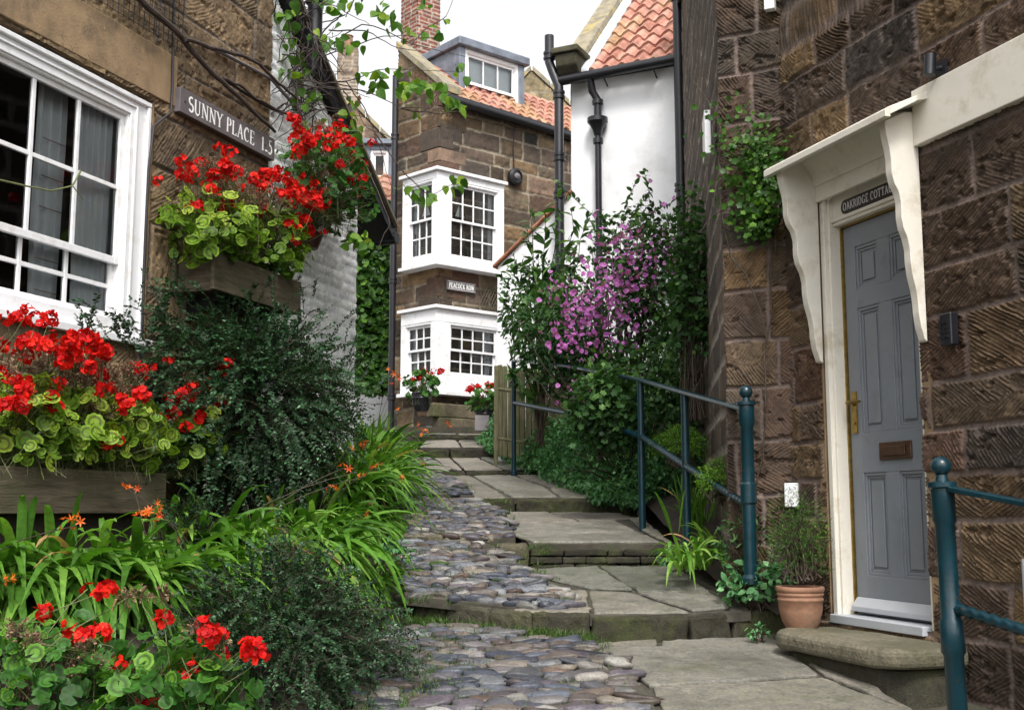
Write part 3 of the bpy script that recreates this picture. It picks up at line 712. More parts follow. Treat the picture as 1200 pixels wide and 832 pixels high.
# name plate over the door
npt = thing('name_plate', FR.pt(-.2, 3.1, -.04), 'dark oval-ended name plate reading OAKRIDGE COTTAGE over the grey door', 'sign')
b = MB()
poly = [FR.pt(-.43-.02*math.cos(math.radians(t)), 3.105+.037*math.sin(math.radians(t)), -.0449) for t in range(-90, 91, 20)]+[FR.pt(.0+.03*math.cos(math.radians(t)), 3.105+.037*math.sin(math.radians(t)), -.0449) for t in range(90, -91, -20)]
b.prism(poly, FR.n*.014); b.build('plaque', m_plain('dark_plaque', (.025, .018, .016), .4, .2), npt)
lettering('OAKRIDGE COTTAGE', FR, -.432, .01, 3.105, .042, -.0309, npt, rev=True, m='curtain', thick=.12, thin=.09)
# hood
ho = .29
b = MB()
prof = [(.0, 3.47), (.0, 3.435), (.1, 3.41), (ho-.03, 3.325), (ho-.03, 3.31), (ho, 3.31), (ho, 3.345), (ho-.02, 3.36), (.05, 3.46)]
b.prism([FR.pt(-.79, z, o+.002) for o, z in prof], FR.d*1.06)
hood = b.build('hood', M['cream'], hr, bevel=.004)
b = MB()   # cove under the hood
b.fbox(FR, DS0-.03, DS1-.036, 3.165, 3.43, .012, .035)
b.prism([FR.pt(DS0-.03, z, o) for o, z in ((.036, 3.25), (.045, 3.25), (.05, 3.27), (.058, 3.3), (.08, 3.34), (.11, 3.37), (.12, 3.385), (.12, 3.4), (.036, 3.425))], FR.d*(DS1-.036-DS0+.03))
b.build('cove', M['cream'], hood, bevel=.004)
def scroll():
    tt = [0, .05, .1, .16, .22, .27, .31, .36, .43, .48, .53, .58, .64, .7, .77, .83, .88, .94, 1.]
    oo = [.26, .25, .232, .222, .222, .205, .172, .158, .16, .148, .118, .105, .104, .094, .07, .06, .058, .045, .02]
    pts = [(.0, 3.405), (.08, 3.39), (.188, 3.335)]
    for t in np.linspace(0, 1, 70): pts.append((float(np.interp(t, tt, oo))*.72, 3.31-1.02*t))
    return pts+[(0, 2.28)]
for a in (DS1-.035, DS0-.075):
    w_ = 1.22 if a > 0 else 1.
    b = MB(); b.prism([FR.pt(a, z, min(.255, o*w_)+.02) for o, z in scroll()], FR.d*.048)
    b.build('bracket', M['cream'], hood, bevel=.004)
b = MB(); b.fbox(FR, -2.7, DS0-.075, 3.225, 3.5, .0, .05); b.build('painted_lintel', M['cream'], hr, bevel=.006)

# keypad, spot lamp, tags
b = MB(); t = thing('key_safe', FR.pt(-.86, 2.32, .03), 'small black key safe on the stone beside the grey door', 'key safe')
b.fbox(FR, -.9, -.82, 2.235, 2.385, .03, .075); b.build('case', M['black'], t, bevel=.008)
b = MB()
for i in range(4):
    for j in range(3): b.fbox(FR, -.888+j*.024, -.872+j*.024, 2.27+i*.022, 2.286+i*.022, .0751, .08)
b.build('buttons', M['black'], t)
s, z = FR.hit(1097, 78, .06)
t = thing('spot_lamp', FR.pt(s, z, .03), 'small black outdoor lamp on the wall above the cream hood', 'lamp')
b = MB(); b.tube([FR.pt(s, z+.05, .09), FR.pt(s-.0, z-.05, .1)], .028, 12); b.build('lamp_head', M['black'], t, smooth=True)
b = MB(); b.tube([FR.pt(s, z, .02), FR.pt(s, z-.02, .08)], .012, 8); b.fbox(FR, s-.03, s+.03, z-.05, z+.03, .02, .035); b.build('bracket', M['black'], t)
def plate(F, u0, v0, u1, v1, name, label, cat, m='white', o=.05, th=.03):
    a, z1 = F.hit(u0, v0, o); c, z0 = F.hit(u1, v1, o)
    b = MB(); b.fbox(F, min(a, c), max(a, c), z0, z1, o-.02, o+th); x = b.build(name, M[m], None, origin=F.pt((a+c)/2, (z0+z1)/2, o), bevel=.006)
    return tag(x, label, cat)
plate(FC, 896, -6, 909, 12, 'junction_box', 'white junction box high on the dark stone corner', 'junction box')
plate(FC, 920, 566, 937, 594, 'meter_cover', 'white plastic cover low on the dark wall behind the potted shrub', 'cover')
s, z = FK.hit(832, 165, .05)
b = MB(); b.fbox(FK, s-.12, s+.12, z-.12, z+.16, .05, .09); tag(b.build('vent_cover', M['white'], None, origin=FK.pt(s, z, .04), bevel=.006), 'white vent cover on the rough flank wall', 'vent')
# door step
ds = thing('door_step', FR.pt(-.4, .75, .25), 'worn rounded stone doorstep below the grey door', 'doorstep')
def step_poly(g, z):
    pts = []
    a0, a1, o1, r = -.88-g, .12+g, .46+g, .16
    for t in range(0, 91, 15): pts.append(FR.pt(a1-r+r*math.sin(math.radians(90-t)), z, o1-r+r*math.cos(math.radians(90-t))))
    for t in range(0, 91, 15): pts.append(FR.pt(a0+r-r*math.sin(math.radians(t)), z, o1-r+r*math.cos(math.radians(t))))
    return [FR.pt(a1, z, .035)]+pts+[FR.pt(a0, z, .035)]
b = MB((.2, .18, .13)); b.prism(step_poly(0, .815), UPV*.09); roughen(b.build('tread', M['flag'], ds, bevel=.03, seg=3), 3, .02, .2)
b = MB((.06, .056, .04)); b.prism(step_poly(-.05, .5), UPV*.314); roughen(b.build('base', M['kerb'], ds, bevel=.02), 4, .03, .2)
def pantiles(name, P0, U, Vv, Lu, Lv, parent, p=.2, course=.27, seed=1, pal=None, amp=.026, top=None, left=None):
    U, Vv = norm(np.asarray(U, float)), norm(np.asarray(Vv, float)); nn = np.cross(U, Vv)
    if nn[2] < 0: nn = -nn
    pal = pal or [(.38, .165, .125), (.45, .22, .17), (.32, .13, .1), (.48, .27, .21), (.4, .2, .16)]
    u = np.arange(0, Lu+1e-6, p/12); vs, fr, ci = [], [], []
    for k in range(int(math.ceil(Lv/course))):
        for t in (0., .02, .5, .99): vs.append((k+t)*course); fr.append(t); ci.append(k)
    vs, fr, ci = map(np.array, (vs, fr, ci))
    Ug, Vg = np.meshgrid(u, vs); Fr = np.broadcast_to(fr[:, None], Ug.shape); Ci = np.broadcast_to(ci[:, None], Ug.shape)
    x = Ug/p; ti = np.floor(x); jit = _h(ti, Ci, seed)
    ph = 2*math.pi*x
    h = amp*(np.sin(ph)+.28*np.sin(2*ph+.6))+.034*(1-Fr)*(.85+.3*jit)-.03*(Fr < .01)*1.
    Vj = Vg+(jit-.5)*.014
    V = P0+np.multiply.outer(Ug.ravel(), U)+np.multiply.outer(Vj.ravel(), Vv)+np.multiply.outer(h.ravel(), nn)
    c = lerp_pal(pal, _h(ti, Ci, seed+5).ravel())*(.85+.3*fbm(Ug*6, Vg*6, seed+2).ravel())[:, None]
    lich = sstep(.52, .66, fbm(Ug*1.7, Vg*2.2, seed+3).ravel())[:, None]*.3
    c = c*(1-lich)+np.array((.33, .3, .12))*lich
    f = grid_faces(len(vs), len(u))
    cu = (Ug[:-1, :-1]+Ug[1:, 1:]).ravel()/2; cv = (Vg[:-1, :-1]+Vg[1:, 1:]).ravel()/2
    if left is not None: f = f[left(cu, cv)]
    return np_mesh(name, V, [f], M['tile'], parent, attrs={'Col': c}, sharp=50)

# ============================================================ house at the head of the path, with corner bays
hc = thing('bay_cottage', (-1.0, 18.5, 2.6), 'weathered stone cottage with two white corner bays and a lead dormer above the steps', 'house')
KC = dict(course=(.19, .33), length=(.3, .75), joint=.016, depth=.02, tool=.01, pitch=.05, pal=PAL_C, mortar=(.3, .26, .2), wob=.02)
EZ = 7.72
stone_wall('wall', FCR, 0, 3.6, 2.3, EZ, .022, M['stoneC'], hc, 41, **KC)
gz = lambda s: EZ+.25+s*.86
stone_wall('wall', FCL, 0, .98, 2.3, 10.4, .022, M['stoneC'], hc, 42, top=lambda s: np.where(s < .98, gz(s), gz(.98)-(s-.98)*3), **KC)
b = MB()
b.fbox(FCR, .5, 3.6, 2.3, EZ+.1, -1.9, -1.85); b.fbox(FCR, 3.55, 3.6, 2.3, EZ, -1.84, -.01); b.prism([FCL.pt(.97, 2.3, -.05), A([-1.95, 19.3, 2.3]), A([-1.95, 19.3, EZ]), FCL.pt(.97, EZ, -.05)], A([.03, 0, 0]))
b.build('side_wall', M['lintel'], hc)
b = MB((.2, .15, .1))   # quoin stones down the corner
rng = random.Random(4); z = 2.35; k = 0
while z < EZ:
    h = rng.uniform(.2, .34); la, lb = (.5, .24) if k % 2 else (.25, .42); k += 1
    c = FCR.pt(0, 0); t = h-.014
    out = .026
    pts = [c+FCR.n*out+FCR.d*la, c+(FCR.n+FCL.n)*out*.72, c+FCL.n*out+FCL.d*lb, c+FCL.d*lb-FCR.d*-.0+FCL.n*-.05, c-FCR.n*.1+FCR.d*.05, c+FCR.d*la-FCR.n*.05]
    b.col = rng.choice(PAL_C); b.prism([p+UPV*z for p in pts], UPV*t); z += h
b.build('quoins', M['stoneC'], hc, bevel=.012, seg=2)

def bay(z0, z1, top_band, apron, label=None):
    """white corner bay wrapping the convex corner of the house"""
    o = .17; c = FCR.pt(0, 0)
    # corner point of the two offset planes
    A = np.array([FCR.n[:2], FCL.n[:2]]); q = np.linalg.solve(A, np.array([np.dot(FCR.n, FCR.o)+o, np.dot(FCL.n, FCL.o)+o])); cn = np.array([q[0], q[1], 0])
    fr = Frame((0, 0), (1, 0)); fr.o = cn; fr.d = FCR.d; fr.n = FCR.n
    fl = Frame((0, 0), (1, 0)); fl.o = cn; fl.d = FCL.d; fl.n = FCL.n
    LR, LL = 1.3, .8
    b = MB()
    def band(za, zb, oo, ins=.0, l=0.):
        pl = [fr.pt(LR+l, za, oo), cn+(FCR.n+FCL.n)*oo*.95+UPV*za, fl.pt(LL+l, za, oo), fl.pt(LL+l, za, -.2), cn-(FCR.n+FCL.n)*.16+UPV*za, fr.pt(LR+l, za, -.2)]
        b.prism(pl, UPV*(zb-za))
    band(z1-.05, z1, .05, l=.04); band(z1-top_band, z1-.051, .0)
    band(z0+.055, z0+apron, .0); band(z0, z0+.054, .05, l=.03)
    za, zb = z0+apron+.001, z1-top_band-.001
    pr, pl_ = .24, .1
    post = [fr.pt(pr, za, 0), cn+UPV*za, fl.pt(pl_, za, 0), fl.pt(pl_, za, -.1), cn-(FCR.n+FCL.n)*.1+UPV*za, fr.pt(pr, za, -.1)]
    b.prism(post, UPV*(zb-za))
    b.fbox(fr, LR-.09, LR, za, zb, -.16, 0); b.fbox(fl, LL-.08, LL, za, zb, -.16, 0)
    by = b.build('bay_window', M['white'], hc, bevel=.006)
    for F, a0, a1, cols in ((fr, pr+.001, LR-.091, 4), (fl, pl_+.001, LL-.081, 3)):
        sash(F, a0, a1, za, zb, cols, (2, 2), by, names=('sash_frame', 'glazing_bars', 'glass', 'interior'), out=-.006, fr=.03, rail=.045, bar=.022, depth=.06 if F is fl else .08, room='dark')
    return by, fr, fl, za, zb
by1, fr1, fl1, za1, zb1 = bay(5.1, 6.6, .16, .16)
curtain(fl1, .6, .7, za1, zb1, -.14, by1, 2, .01); curtain(fr1, 1.08, 1.18, za1, zb1, -.14, by1, 2, .01)
by2, fr2, fl2, za2, zb2 = bay(3.17, 4.5, .24, .3)
curtain(fl2, .56, .7, za2, zb2, -.135, by2, 4, .01); curtain(fr2, 1.02, 1.18, za2, zb2, -.14, by2, 2, .01, taper=.6)
# little model boats standing in the upper bay
def boat(F, s, z, lab):
    t = thing('model_boat', F.pt(s, z, -.11), lab, 'ornament'); b = MB()
    b.prism([F.pt(s-.02, z+.05, -.112), F.pt(s-.02, z+.26, -.112), F.pt(s-.1, z+.05, -.112)], F.n*.004)
    b.prism([F.pt(s+.005, z+.05, -.112), F.pt(s+.005, z+.22, -.112), F.pt(s+.08, z+.05, -.112)], F.n*.004); b.build('sail', M['ink'], t)
    b = MB(); b.fbox(F, s-.08, s+.07, z+.015, z+.035, -.12, -.1); b.fbox(F, s-.006, s+.002, z+.035, z+.27, -.113, -.109); b.build('hull', M['wood'], t)
boat(fr1, .52, (za1+zb1)/2+.03, 'small white model sailing boat behind the wide face of the upper bay'); boat(fl1, .38, (za1+zb1)/2+.03, 'pale model sailing boat behind the narrow face of the upper bay')
# sign between the bays, and trellis patch, lamp
sn = thing('street_sign', FCR.pt(.38, 4.86, .06), 'small pale slate street sign reading PEACOCK ROW between the two white bays', 'sign')
b = MB(); b.fbox(FCR, .12, .67, 4.78, 4.93, .04, .065); b.build('plaque', M['slate'], sn, bevel=.004)
b = MB(); 
b.fbox(FCR, .135, .655, 4.795, 4.8, .0651, .068); b.fbox(FCR, .135, .655, 4.91, 4.915, .0651, .068); b.build('border', M['ink'], sn)
lettering('PEACOCK ROW', FCR, .16, .64, 4.855, .075, .065, sn, thick=.2, thin=.13)
tr = thing('trellis', FCR.pt(.95, 4.7, .06), 'small brown diamond lattice fixed beside the slate sign', 'trellis')
b = MB()
for i in range(9):
    a = .72+i*.055
    for q in (-1, 1): 
        x0, x1 = (a, a+.2) if q > 0 else (a+.2, a)
        b.tube([FCR.pt(min(x0, 1.2), 4.56, .05+.004*q), FCR.pt(min(x1, 1.2), 4.93, .05+.004*q)], .008, 4)
b.build('lattice', M['wood'], tr)
# roof of the cottage
rv = -FCR.n*.78+UPV*.64; rv /= np.linalg.norm(rv)
e0 = FCR.pt(.03, EZ+.02, .16)
pantiles('roof', e0, FCR.d, rv, 3.7, 1.5, hc, seed=3)
b = MB(); b.prism([FCR.pt(.03, EZ-.05, .1), FCR.pt(.03, EZ, .1), FCR.pt(.03, EZ+.78, -.93), FCR.pt(.03, EZ-.05, -.93)], FCR.d*3.6); b.build('roof_deck', M['dark'], hc)
b = MB((.3, .26, .17))   # gable coping
o = .02
for i in range(3):
    t0, t1 = -.18+i*.39, -.18+i*.39+.385
    p = [FCL.pt(t0, gz(t0), .06), FCL.pt(t1, gz(t1), .06), FCL.pt(t1, gz(t1)+.13, .06), FCL.pt(t0, gz(t0)+.13, .06)]
    b.prism(p, -FCL.n*.34)
b.build('coping', M['coping'], hc, bevel=.012)
b = MB(); g0, g1 = FCR.pt(.02, EZ-.02, .2), FCR.pt(3.7, EZ-.1, .2)
b.tube([g0, g1], .062, 10); b.tube([FCR.pt(.02, EZ+.035, .2), FCR.pt(3.7, EZ-.04, .2)], .03, 8); b.build('gutter', M['black'], hc, smooth=True)
# dormer
dz0, dz1, da0, da1, dout = 7.84, 8.92, .7, 2.08, -.42
b = MB()
slope = lambda o: EZ+.06+(-o+.16)*.69/.72
for a in (da0, da1-.12): b.fbox(FCR, a, a+.12, dz0-.05, dz1, dout-.12, dout)
b.prism([FCR.pt(da0, dz0-.2, dout-.121), FCR.pt(da0, dz1, dout-.121), FCR.pt(da0, dz1, dout-1.3), FCR.pt(da0, dz0, dout-1.1)], FCR.d*.05)
b.prism([FCR.pt(da1, dz0-.2, dout-.121), FCR.pt(da1, dz1, dout-.121), FCR.pt(da1, dz1, dout-1.3), FCR.pt(da1, dz0, dout-1.1)], -FCR.d*.05)
dm = b.build('dormer', M['lead'], hc, bevel=.012)
b = MB(); b.fbox(FCR, da0-.06, da1+.06, dz1, dz1+.14, dout-1.35, dout+.08); b.build('dormer_roof', M['lead'], dm, bevel=.02)
sash(FCR, da0+.121, da1-.121, dz0, dz1-.001, 3, (1, 1), dm, names=('window_frame', 'glazing_bars', 'glass', 'interior'), out=dout-.02, fr=.06, rail=.06, bar=.025, depth=.02, room='curtain')  # pale sheet close behind the panes paints in their bright reflection
b = MB(); b.fbox(FCR, da0-.05, da1+.03, dz0-.16, dz0-.05, dout-.02, dout+.05); b.build('lead_apron', M['leadl'], dm, bevel=.01)
# chimney
def brick_stack(name, c, w, d, z0, z1, ax, ay, parent, seed, res=.02, pal=None):
    parts = []
    for (o, dd, L) in ((c-ax*w/2-ay*d/2, ax, w), (c+ax*w/2-ay*d/2, ay, d), (c+ax*w/2+ay*d/2, -ax, w), (c-ax*w/2+ay*d/2, -ay, d)):
        s = axis_pts(0, L, res); z = axis_pts(z0, z1, res); S, Z = np.meshgrid(s, z)
        h, cc, m = masonry(S, Z, seed, course=(.07, .08), length=(.2, .24), joint=.012, depth=.008, tool=0, pitch=.1, pal=pal or [(.2, .05, .035), (.27, .085, .055), (.15, .05, .04), (.33, .13, .08)], mortar=(.4, .35, .3), wob=.002, z0=z0, s0=0.)
        n = np.cross(dd, UPV); V = o+np.multiply.outer(S.ravel(), dd)+np.multiply.outer(Z.ravel(), UPV)+np.multiply.outer(h.ravel(), n)
        parts.append((V, [grid_faces(len(z), len(s))], {'Col': cc.reshape(-1, 3)}))
    V, f, a = merge(parts)
    return np_mesh(name, V, f, M['rbrick'], parent, attrs=a)
cc = A([-1.6, 19.2, 0])
ch = brick_stack('chimney', cc, .48, .48, 7.6, 10.9, FCR.d, np.array([-FCR.d[1], FCR.d[0], 0]), hc, 5)
b = MB(); b.obox(cc+UPV*10.96, FCR.d*.3, np.array([-FCR.d[1], FCR.d[0], 0])*.3, UPV*.06); b.build('chimney_cap', M['coping'], ch)
b = MB()
for k in (-.1, .14): b.lathe([(.09, 0), (.08, .35), (.1, .36), (.1, .4), (.07, .4)], cc+UPV*11.02+FCR.d*k, 14)
b.build('chimney_pot', M['terra'], ch, smooth=True)
b = MB(); b.obox(cc+UPV*8.9, FCR.d*.31, np.array([-FCR.d[1], FCR.d[0], 0])*.31, UPV*.2); b.build('chimney_base', M['coping'], ch, bevel=.02)
# pipes on the cottage
p = lambda s, z: FCL.pt(s, z, .16)
pipe('drainpipe', [p(.86, 8.3), p(.86, 2.6)], .05, 'black drainpipe down the narrow left face of the bay cottage', brackets=[p(.86, z) for z in (7.3, 5.0, 3.2)])
s, z = FCR.hit(603, 208, .06)
t = thing('wall_lamp', FCR.pt(s, z, .1), 'round black lamp on the stone beside the upper white bay', 'lamp')
b = MB(); b.lathe([(.13, 0), (.14, .02), (.14, .07), (.1, .09), (.1, .075), (.03, .075)], FCR.pt(s, z, .04), 20, axis=FCR.n); b.build('body', M['black'], t, smooth=True)
b = MB(); b.lathe([(.06, 0), (.055, .03), (.03, .05), (.0, .055)], FCR.pt(s, z, .11), 16, axis=FCR.n); b.build('lamp_glass', M['slate'], t, smooth=True)
cable('wall_cable', [FCR.pt(s, z+.12, .05), FCR.pt(s-.03, z+.5, .06), FCR.pt(s+.03, z+.95, .06)], .01, 'thin black cable from the round wall lamp up to the gutter')

# ============================================================ white rendered house with pantile roof
hw = thing('white_house', (1.4, 13.6, 2.), 'white rendered house with an orange pantile roof, black pipes and a lean-to', 'house')
WEZ = 6.5
def sheet(F, s0, s1, z0, zt, name, m, parent, n=40):
    s, v = np.meshgrid(np.linspace(s0, s1, n), np.linspace(0, 1, n)); Z = z0+(np.array([zt(x) for x in s.ravel()]).reshape(s.shape)-z0)*v
    h = (fbm(s*2.2, Z*2.2, 4)-.5)*.03
    V = F.pts(s.ravel(), Z.ravel(), h.ravel()); return np_mesh(name, V, [grid_faces(n, n)], m, parent)
sheet(FW, -.6, 1.37, 1.5, lambda s: WEZ, 'wall', M['render'], hw)
FWS = Frame(FW.pt(1.37, 0)[:2], (.44, .9)); 
if np.dot(FWS.n, FW.d) < 0: FWS.n = -FWS.n
sheet(FWS, 0, 4., 1.5, lambda s: WEZ+.9*min(s, 2.), 'wall', M['render'], hw)
lz_ = lambda s: 5.06+(s-1.48)*(4.38-5.06)/(2.34-1.48)
sheet(Frame((0, 0), (1, 0)) if False else FW, 1.37, 2.34, 1.5, lz_, 'lean_to_wall', M['render'], hw)
b = MB(); b.fbox(FW, 2.325, 2.34, 1.5, 4.35, -2.5, -.02); b.build('lean_to_wall', M['render'], hw)
b = MB((.4, .17, .1))
for i in range(5):
    s0_, s1_ = 1.36+i*.205, 1.36+i*.205+.2
    b.prism([FW.pt(s0_, lz_(s0_)+.01, .06), FW.pt(s1_, lz_(s1_)+.01, .06), FW.pt(s1_, lz_(s1_)+.045, .06), FW.pt(s0_, lz_(s0_)+.045, .06)], -FW.n*2.4)
b.build('lean_to_roof', M['tile'], hw, bevel=.008)
rw = -FW.n*.72+UPV*.7
pantiles('roof', FW.pt(-.7, WEZ+.03, .14), FW.d, rw, 1.78, 3.2, hw, seed=8, p=.19, course=.26, amp=.028)
b = MB(); b.prism([FW.pt(-.65, WEZ-.01, .02), FW.pt(-.65, WEZ+.02, .08), FW.pt(-.65, WEZ+2.2, -2.3), FW.pt(-.65, WEZ-.01, -2.3)], FW.d*1.98); b.build('roof_deck', M['dark'], hw)
def slopebox(F, s0, s1, t0, t1, lift0, lift1, name, m, n=1, gap=.012, bevel=.015):
    b = MB((.3, .26, .15))
    for i in range(n):
        a, c = t0+(t1-t0)*i/n, t0+(t1-t0)*(i+1)/n-gap
        base = lambda t, l: F.pt(0, WEZ+.03, .14)+norm(rw)*t+np.cross(norm(rw), F.d)*0+UPV*l
        P = [base(a, lift0)+F.d*s0, base(c, lift0)+F.d*s0, base(c, lift1)+F.d*s0, base(a, lift1)+F.d*s0]
        b.prism(P, F.d*(s1-s0))
    return b.build(name, M[m], hw, bevel=bevel)
slopebox(FW, 1.23, 1.47, .2, 3.3, -.1, .17, 'coping', 'coping', 8)
slopebox(FW, 1.08, 1.235, .0, 3.2, -.05, .075, 'flashing', 'leadl', 12, .006, .03)
k = MB((.07, .065, .045))
k.prism([FW.pt(1.18, WEZ+.03, .1), FW.pt(1.18, WEZ+.03, .2), FW.pt(1.18, WEZ+.12, .28), FW.pt(1.18, WEZ+.26, .3), FW.pt(1.18, WEZ+.26, -.1), FW.pt(1.18, WEZ+.03, -.1)], FW.d*.27); k.fbox(FW, 1.15, 1.49, WEZ+.262, WEZ+.34, -.1, .33)
k.build('kneeler', M['kerb'], hw, bevel=.02)
b = MB(); b.tube([FW.pt(-.6, WEZ+.0, .2), FW.pt(1.42, WEZ-.03, .2)], .058, 10)
for s in (.3, .9): b.tube([FW.pt(s, WEZ-.02, .2), FW.pt(s, WEZ-.12, .02)], .01, 6)
b.build('gutter', M['black'], hw, smooth=True)
s1_ = FW.hit(700, 150, .12)[0]
t = thing('hopper_pipe', FW.pt(s1_, 2.5, .12), 'black downpipe with a rainwater hopper on the white rendered wall', 'drainpipe')
b = MB(); b.tube([FW.pt(s1_+.06, WEZ-.05, .18), FW.pt(s1_+.05, WEZ-.2, .14), FW.pt(s1_, WEZ-.3, .1), FW.pt(s1_, 5.98, .1)], .045, 12)
b.build('pipe', M['black'], t, smooth=True); b = MB(); b.tube([FW.pt(s1_, 5.8, .1), FW.pt(s1_, 2.2, .1)], .038, 12); b.build('pipe', M['black'], t, smooth=True)
b = MB(); b.lathe([(.045, -.1), (.06, -.04), (.1, .03), (.12, .05), (.12, .1), (.1, .1)], FW.pt(s1_, 5.88, .11), 14); b.build('hopper', M['black'], t, smooth=True); b = MB(); b.lathe([(.06, 0), (.06, .06)], FW.pt(s1_, 5.68, .1), 12)
b.build('collar', M['black'], t, smooth=True); b = MB(); b.lathe([(.065, 0), (.065, .05)], FW.pt(s1_, 6.15, .1), 12)
b.build('collar', M['black'], t, smooth=True)
s, z = FW.hit(668, 60, .22)
P = lambda z, o=.2, ds=0.: FW.pt(1.42+ds, z, o)
pipe('drainpipe', [P(7.05, .2, .14), P(6.72, .2, .14), P(6.58, .2, .09), P(6.4, .2, .02), P(2.1, .2, .02)], .055, 'tall black pipe with an open cranked top at the corner of the white rendered wall', brackets=[P(z, .2, .02) for z in (6.3, 5.55, 5.1, 3.9)]+[P(6.8, .2, .14)])
pipe('drainpipe', [FW.pt(-.03, 7.6, .22), FW.pt(-.03, 2., .22)], .06, 'black drainpipe between the white rendered wall and the rough stone flank', brackets=[FW.pt(-.03, z, .22) for z in (7.2, 5.0, 4.2)])

# ============================================================ houses farther off
def gable_house(name, label, P, d, w, dep, z0, ze, zr, wallm, pal, seed, chim=None):
    F = Frame(P, d); t = thing(name, F.pt(w/2, z0, -dep/2), label, 'house')
    stone_wall('wall', F, 0, w, z0, zr, .035, M[wallm], t, seed, top=lambda s: ze+(zr-ze)*(1-np.abs(s-w/2)/(w/2)), **{**KC, 'pal': pal})
    b = MB()
    for a in (.0, w): b.fbox(F, a-.01, a+.01, z0, ze, -dep, -.02)
    b.fbox(F, 0, w, z0, ze, -dep-.02, -dep); b.build('side_wall', M['lintel'], t)
    for sgn in (0, 1):
        p0 = F.pt(-.12 if sgn == 0 else w+.12, ze-.1, -.1); u = -F.n; v = F.d*(w/2+.12)*(1 if sgn == 0 else -1)+UPV*(zr-ze+.15)
        pantiles('roof', p0, u, v, dep, float(np.linalg.norm(v)), t, seed=seed+sgn, p=.24, course=.32)
    b = MB((.3, .26, .18))
    for sgn in (-1, 1):
        for i in range(6):
            f0, f1 = i/6, (i+1)/6-.01
            q = lambda f, l: F.pt(w/2+sgn*(w/2+.12)*(1-f), ze-.1+(zr-ze+.12)*f+l, .06)
            b.prism([q(f0, .02), q(f1, .02), q(f1, .14), q(f0, .14)], -F.n*.3)
    b.build('coping', M['coping'], t, bevel=.012)
    return t, F
g = W(400, 60, 23.0)
th_, Fh = gable_house('gabled_house', 'distant stone gabled house with a stubby chimney beyond the black verge', (g[0]-1.5, 23.0), (1, .12), 3.4, 6, 3, 8.2, 9.9, 'stoneC', PAL_C, 61)
cpos = Fh.pt(1.62, 0, -.3)
ch2 = brick_stack('chimney', cpos, .42, .42, 9.3, 11.2, Fh.d, -Fh.n*-1 if np.cross(Fh.d, -Fh.n)[2] < 0 else -Fh.n, th_, 9, .04, [(.17, .13, .09), (.22, .16, .11), (.13, .1, .08)])
b = MB(); b.lathe([(.1, 0), (.09, .3), (.11, .31), (.08, .33)], cpos+UPV*11.2, 12); b.build('chimney_pot', M['terra'], ch2, smooth=True)
# its slate dormer and the lower roof in front
a0, a1, b0, b1 = W(395, 215, 21.4), W(459, 215, 21.4), 7.35, 8.35
Fd = Frame(a0[:2], (1, .05)); wd = float(a1[0]-a0[0])
b = MB(); b.fbox(Fd, 0, wd-.42, b0, b1+.1, -1.5, 0); b.fbox(Fd, wd-.07, wd, b0, b1+.1, -1.5, 0); b.fbox(Fd, wd-.419, wd-.071, b1, b1+.1, -1.5, 0)
dd = b.build('dormer', M['lead'], th_, bevel=.01)
b = MB(); b.fbox(Fd, -.1, wd+.1, b1+.101, b1+.2, -1.6, .1); b.build('dormer_roof', M['lead'], dd, bevel=.01)
sash(Fd, wd-.418, wd-.072, b0, b1-.001, 1, (1, 1), dd, names=('window_frame', 'glazing_bars', 'glass', 'interior'), out=-.02, fr=.05, room='curtain', depth=.8)
le = W(395, 236, 20.4); le2 = W(470, 236, 20.4)
pantiles('lower_roof', le, (1, .04, 0), (-.02, .8, .6), 2.0, 1.9, th_, seed=77, p=.24, course=.3)
b = MB(); b.tube([le+np.array([-.3, -.06, -.04]), le2+np.array([.5, -.02, -.04])], .06, 8); b.build('gutter', M['black'], th_, smooth=True)
b = MB(); p = W(380, 240, 20.9); b.box((p[0]-.5, 20.95, 2.6), (p[0]+2.6, 21.1, le[2]+.1)); b.build('lower_wall', M['render'], th_)
# house behind the dormer
g2 = W(655, 100, 24.5)
th2, F2 = gable_house('gabled_house', 'distant house with a plain sandstone gable and sloping verge behind the lead dormer', (g2[0]-2.9, 24.2), (1, -.1), 4.6, 5, 3, 8.6, 10.9, 'stoneC', [(.34, .27, .16), (.3, .24, .14), (.38, .31, .19)], 63)
# ============================================================ ground, steps, cobbles
GY = [-150, -5, 0, 4.8, 6.3, 7.65, 10, 12.5, 14.2, 15.6, 17, 20, 40, 150]; GZ = [-.6, -.5, .1, .68, .8, 1.09, 1.46, 1.84, 2.1, 2.4, 2.68, 2.95, 3.2, 3.2]
gz_ = lambda y: np.interp(y, GY, GZ)
x = np.concatenate([np.linspace(-150, -6, 12), np.linspace(-5, 5, 41), np.linspace(6, 150, 12)]); y = np.concatenate([np.linspace(-150, -3, 8), np.linspace(-2, 20, 89), np.linspace(22, 150, 14)])
X, Y = np.meshgrid(x, y); Z = gz_(Y)-.06+(fbm(X*2, Y*2, 3)-.5)*.03
o = np_mesh('ground', np.stack([X, Y, Z], -1).reshape(-1, 3), [grid_faces(len(y), len(x))], M['joint']); tag(o, kind='structure')

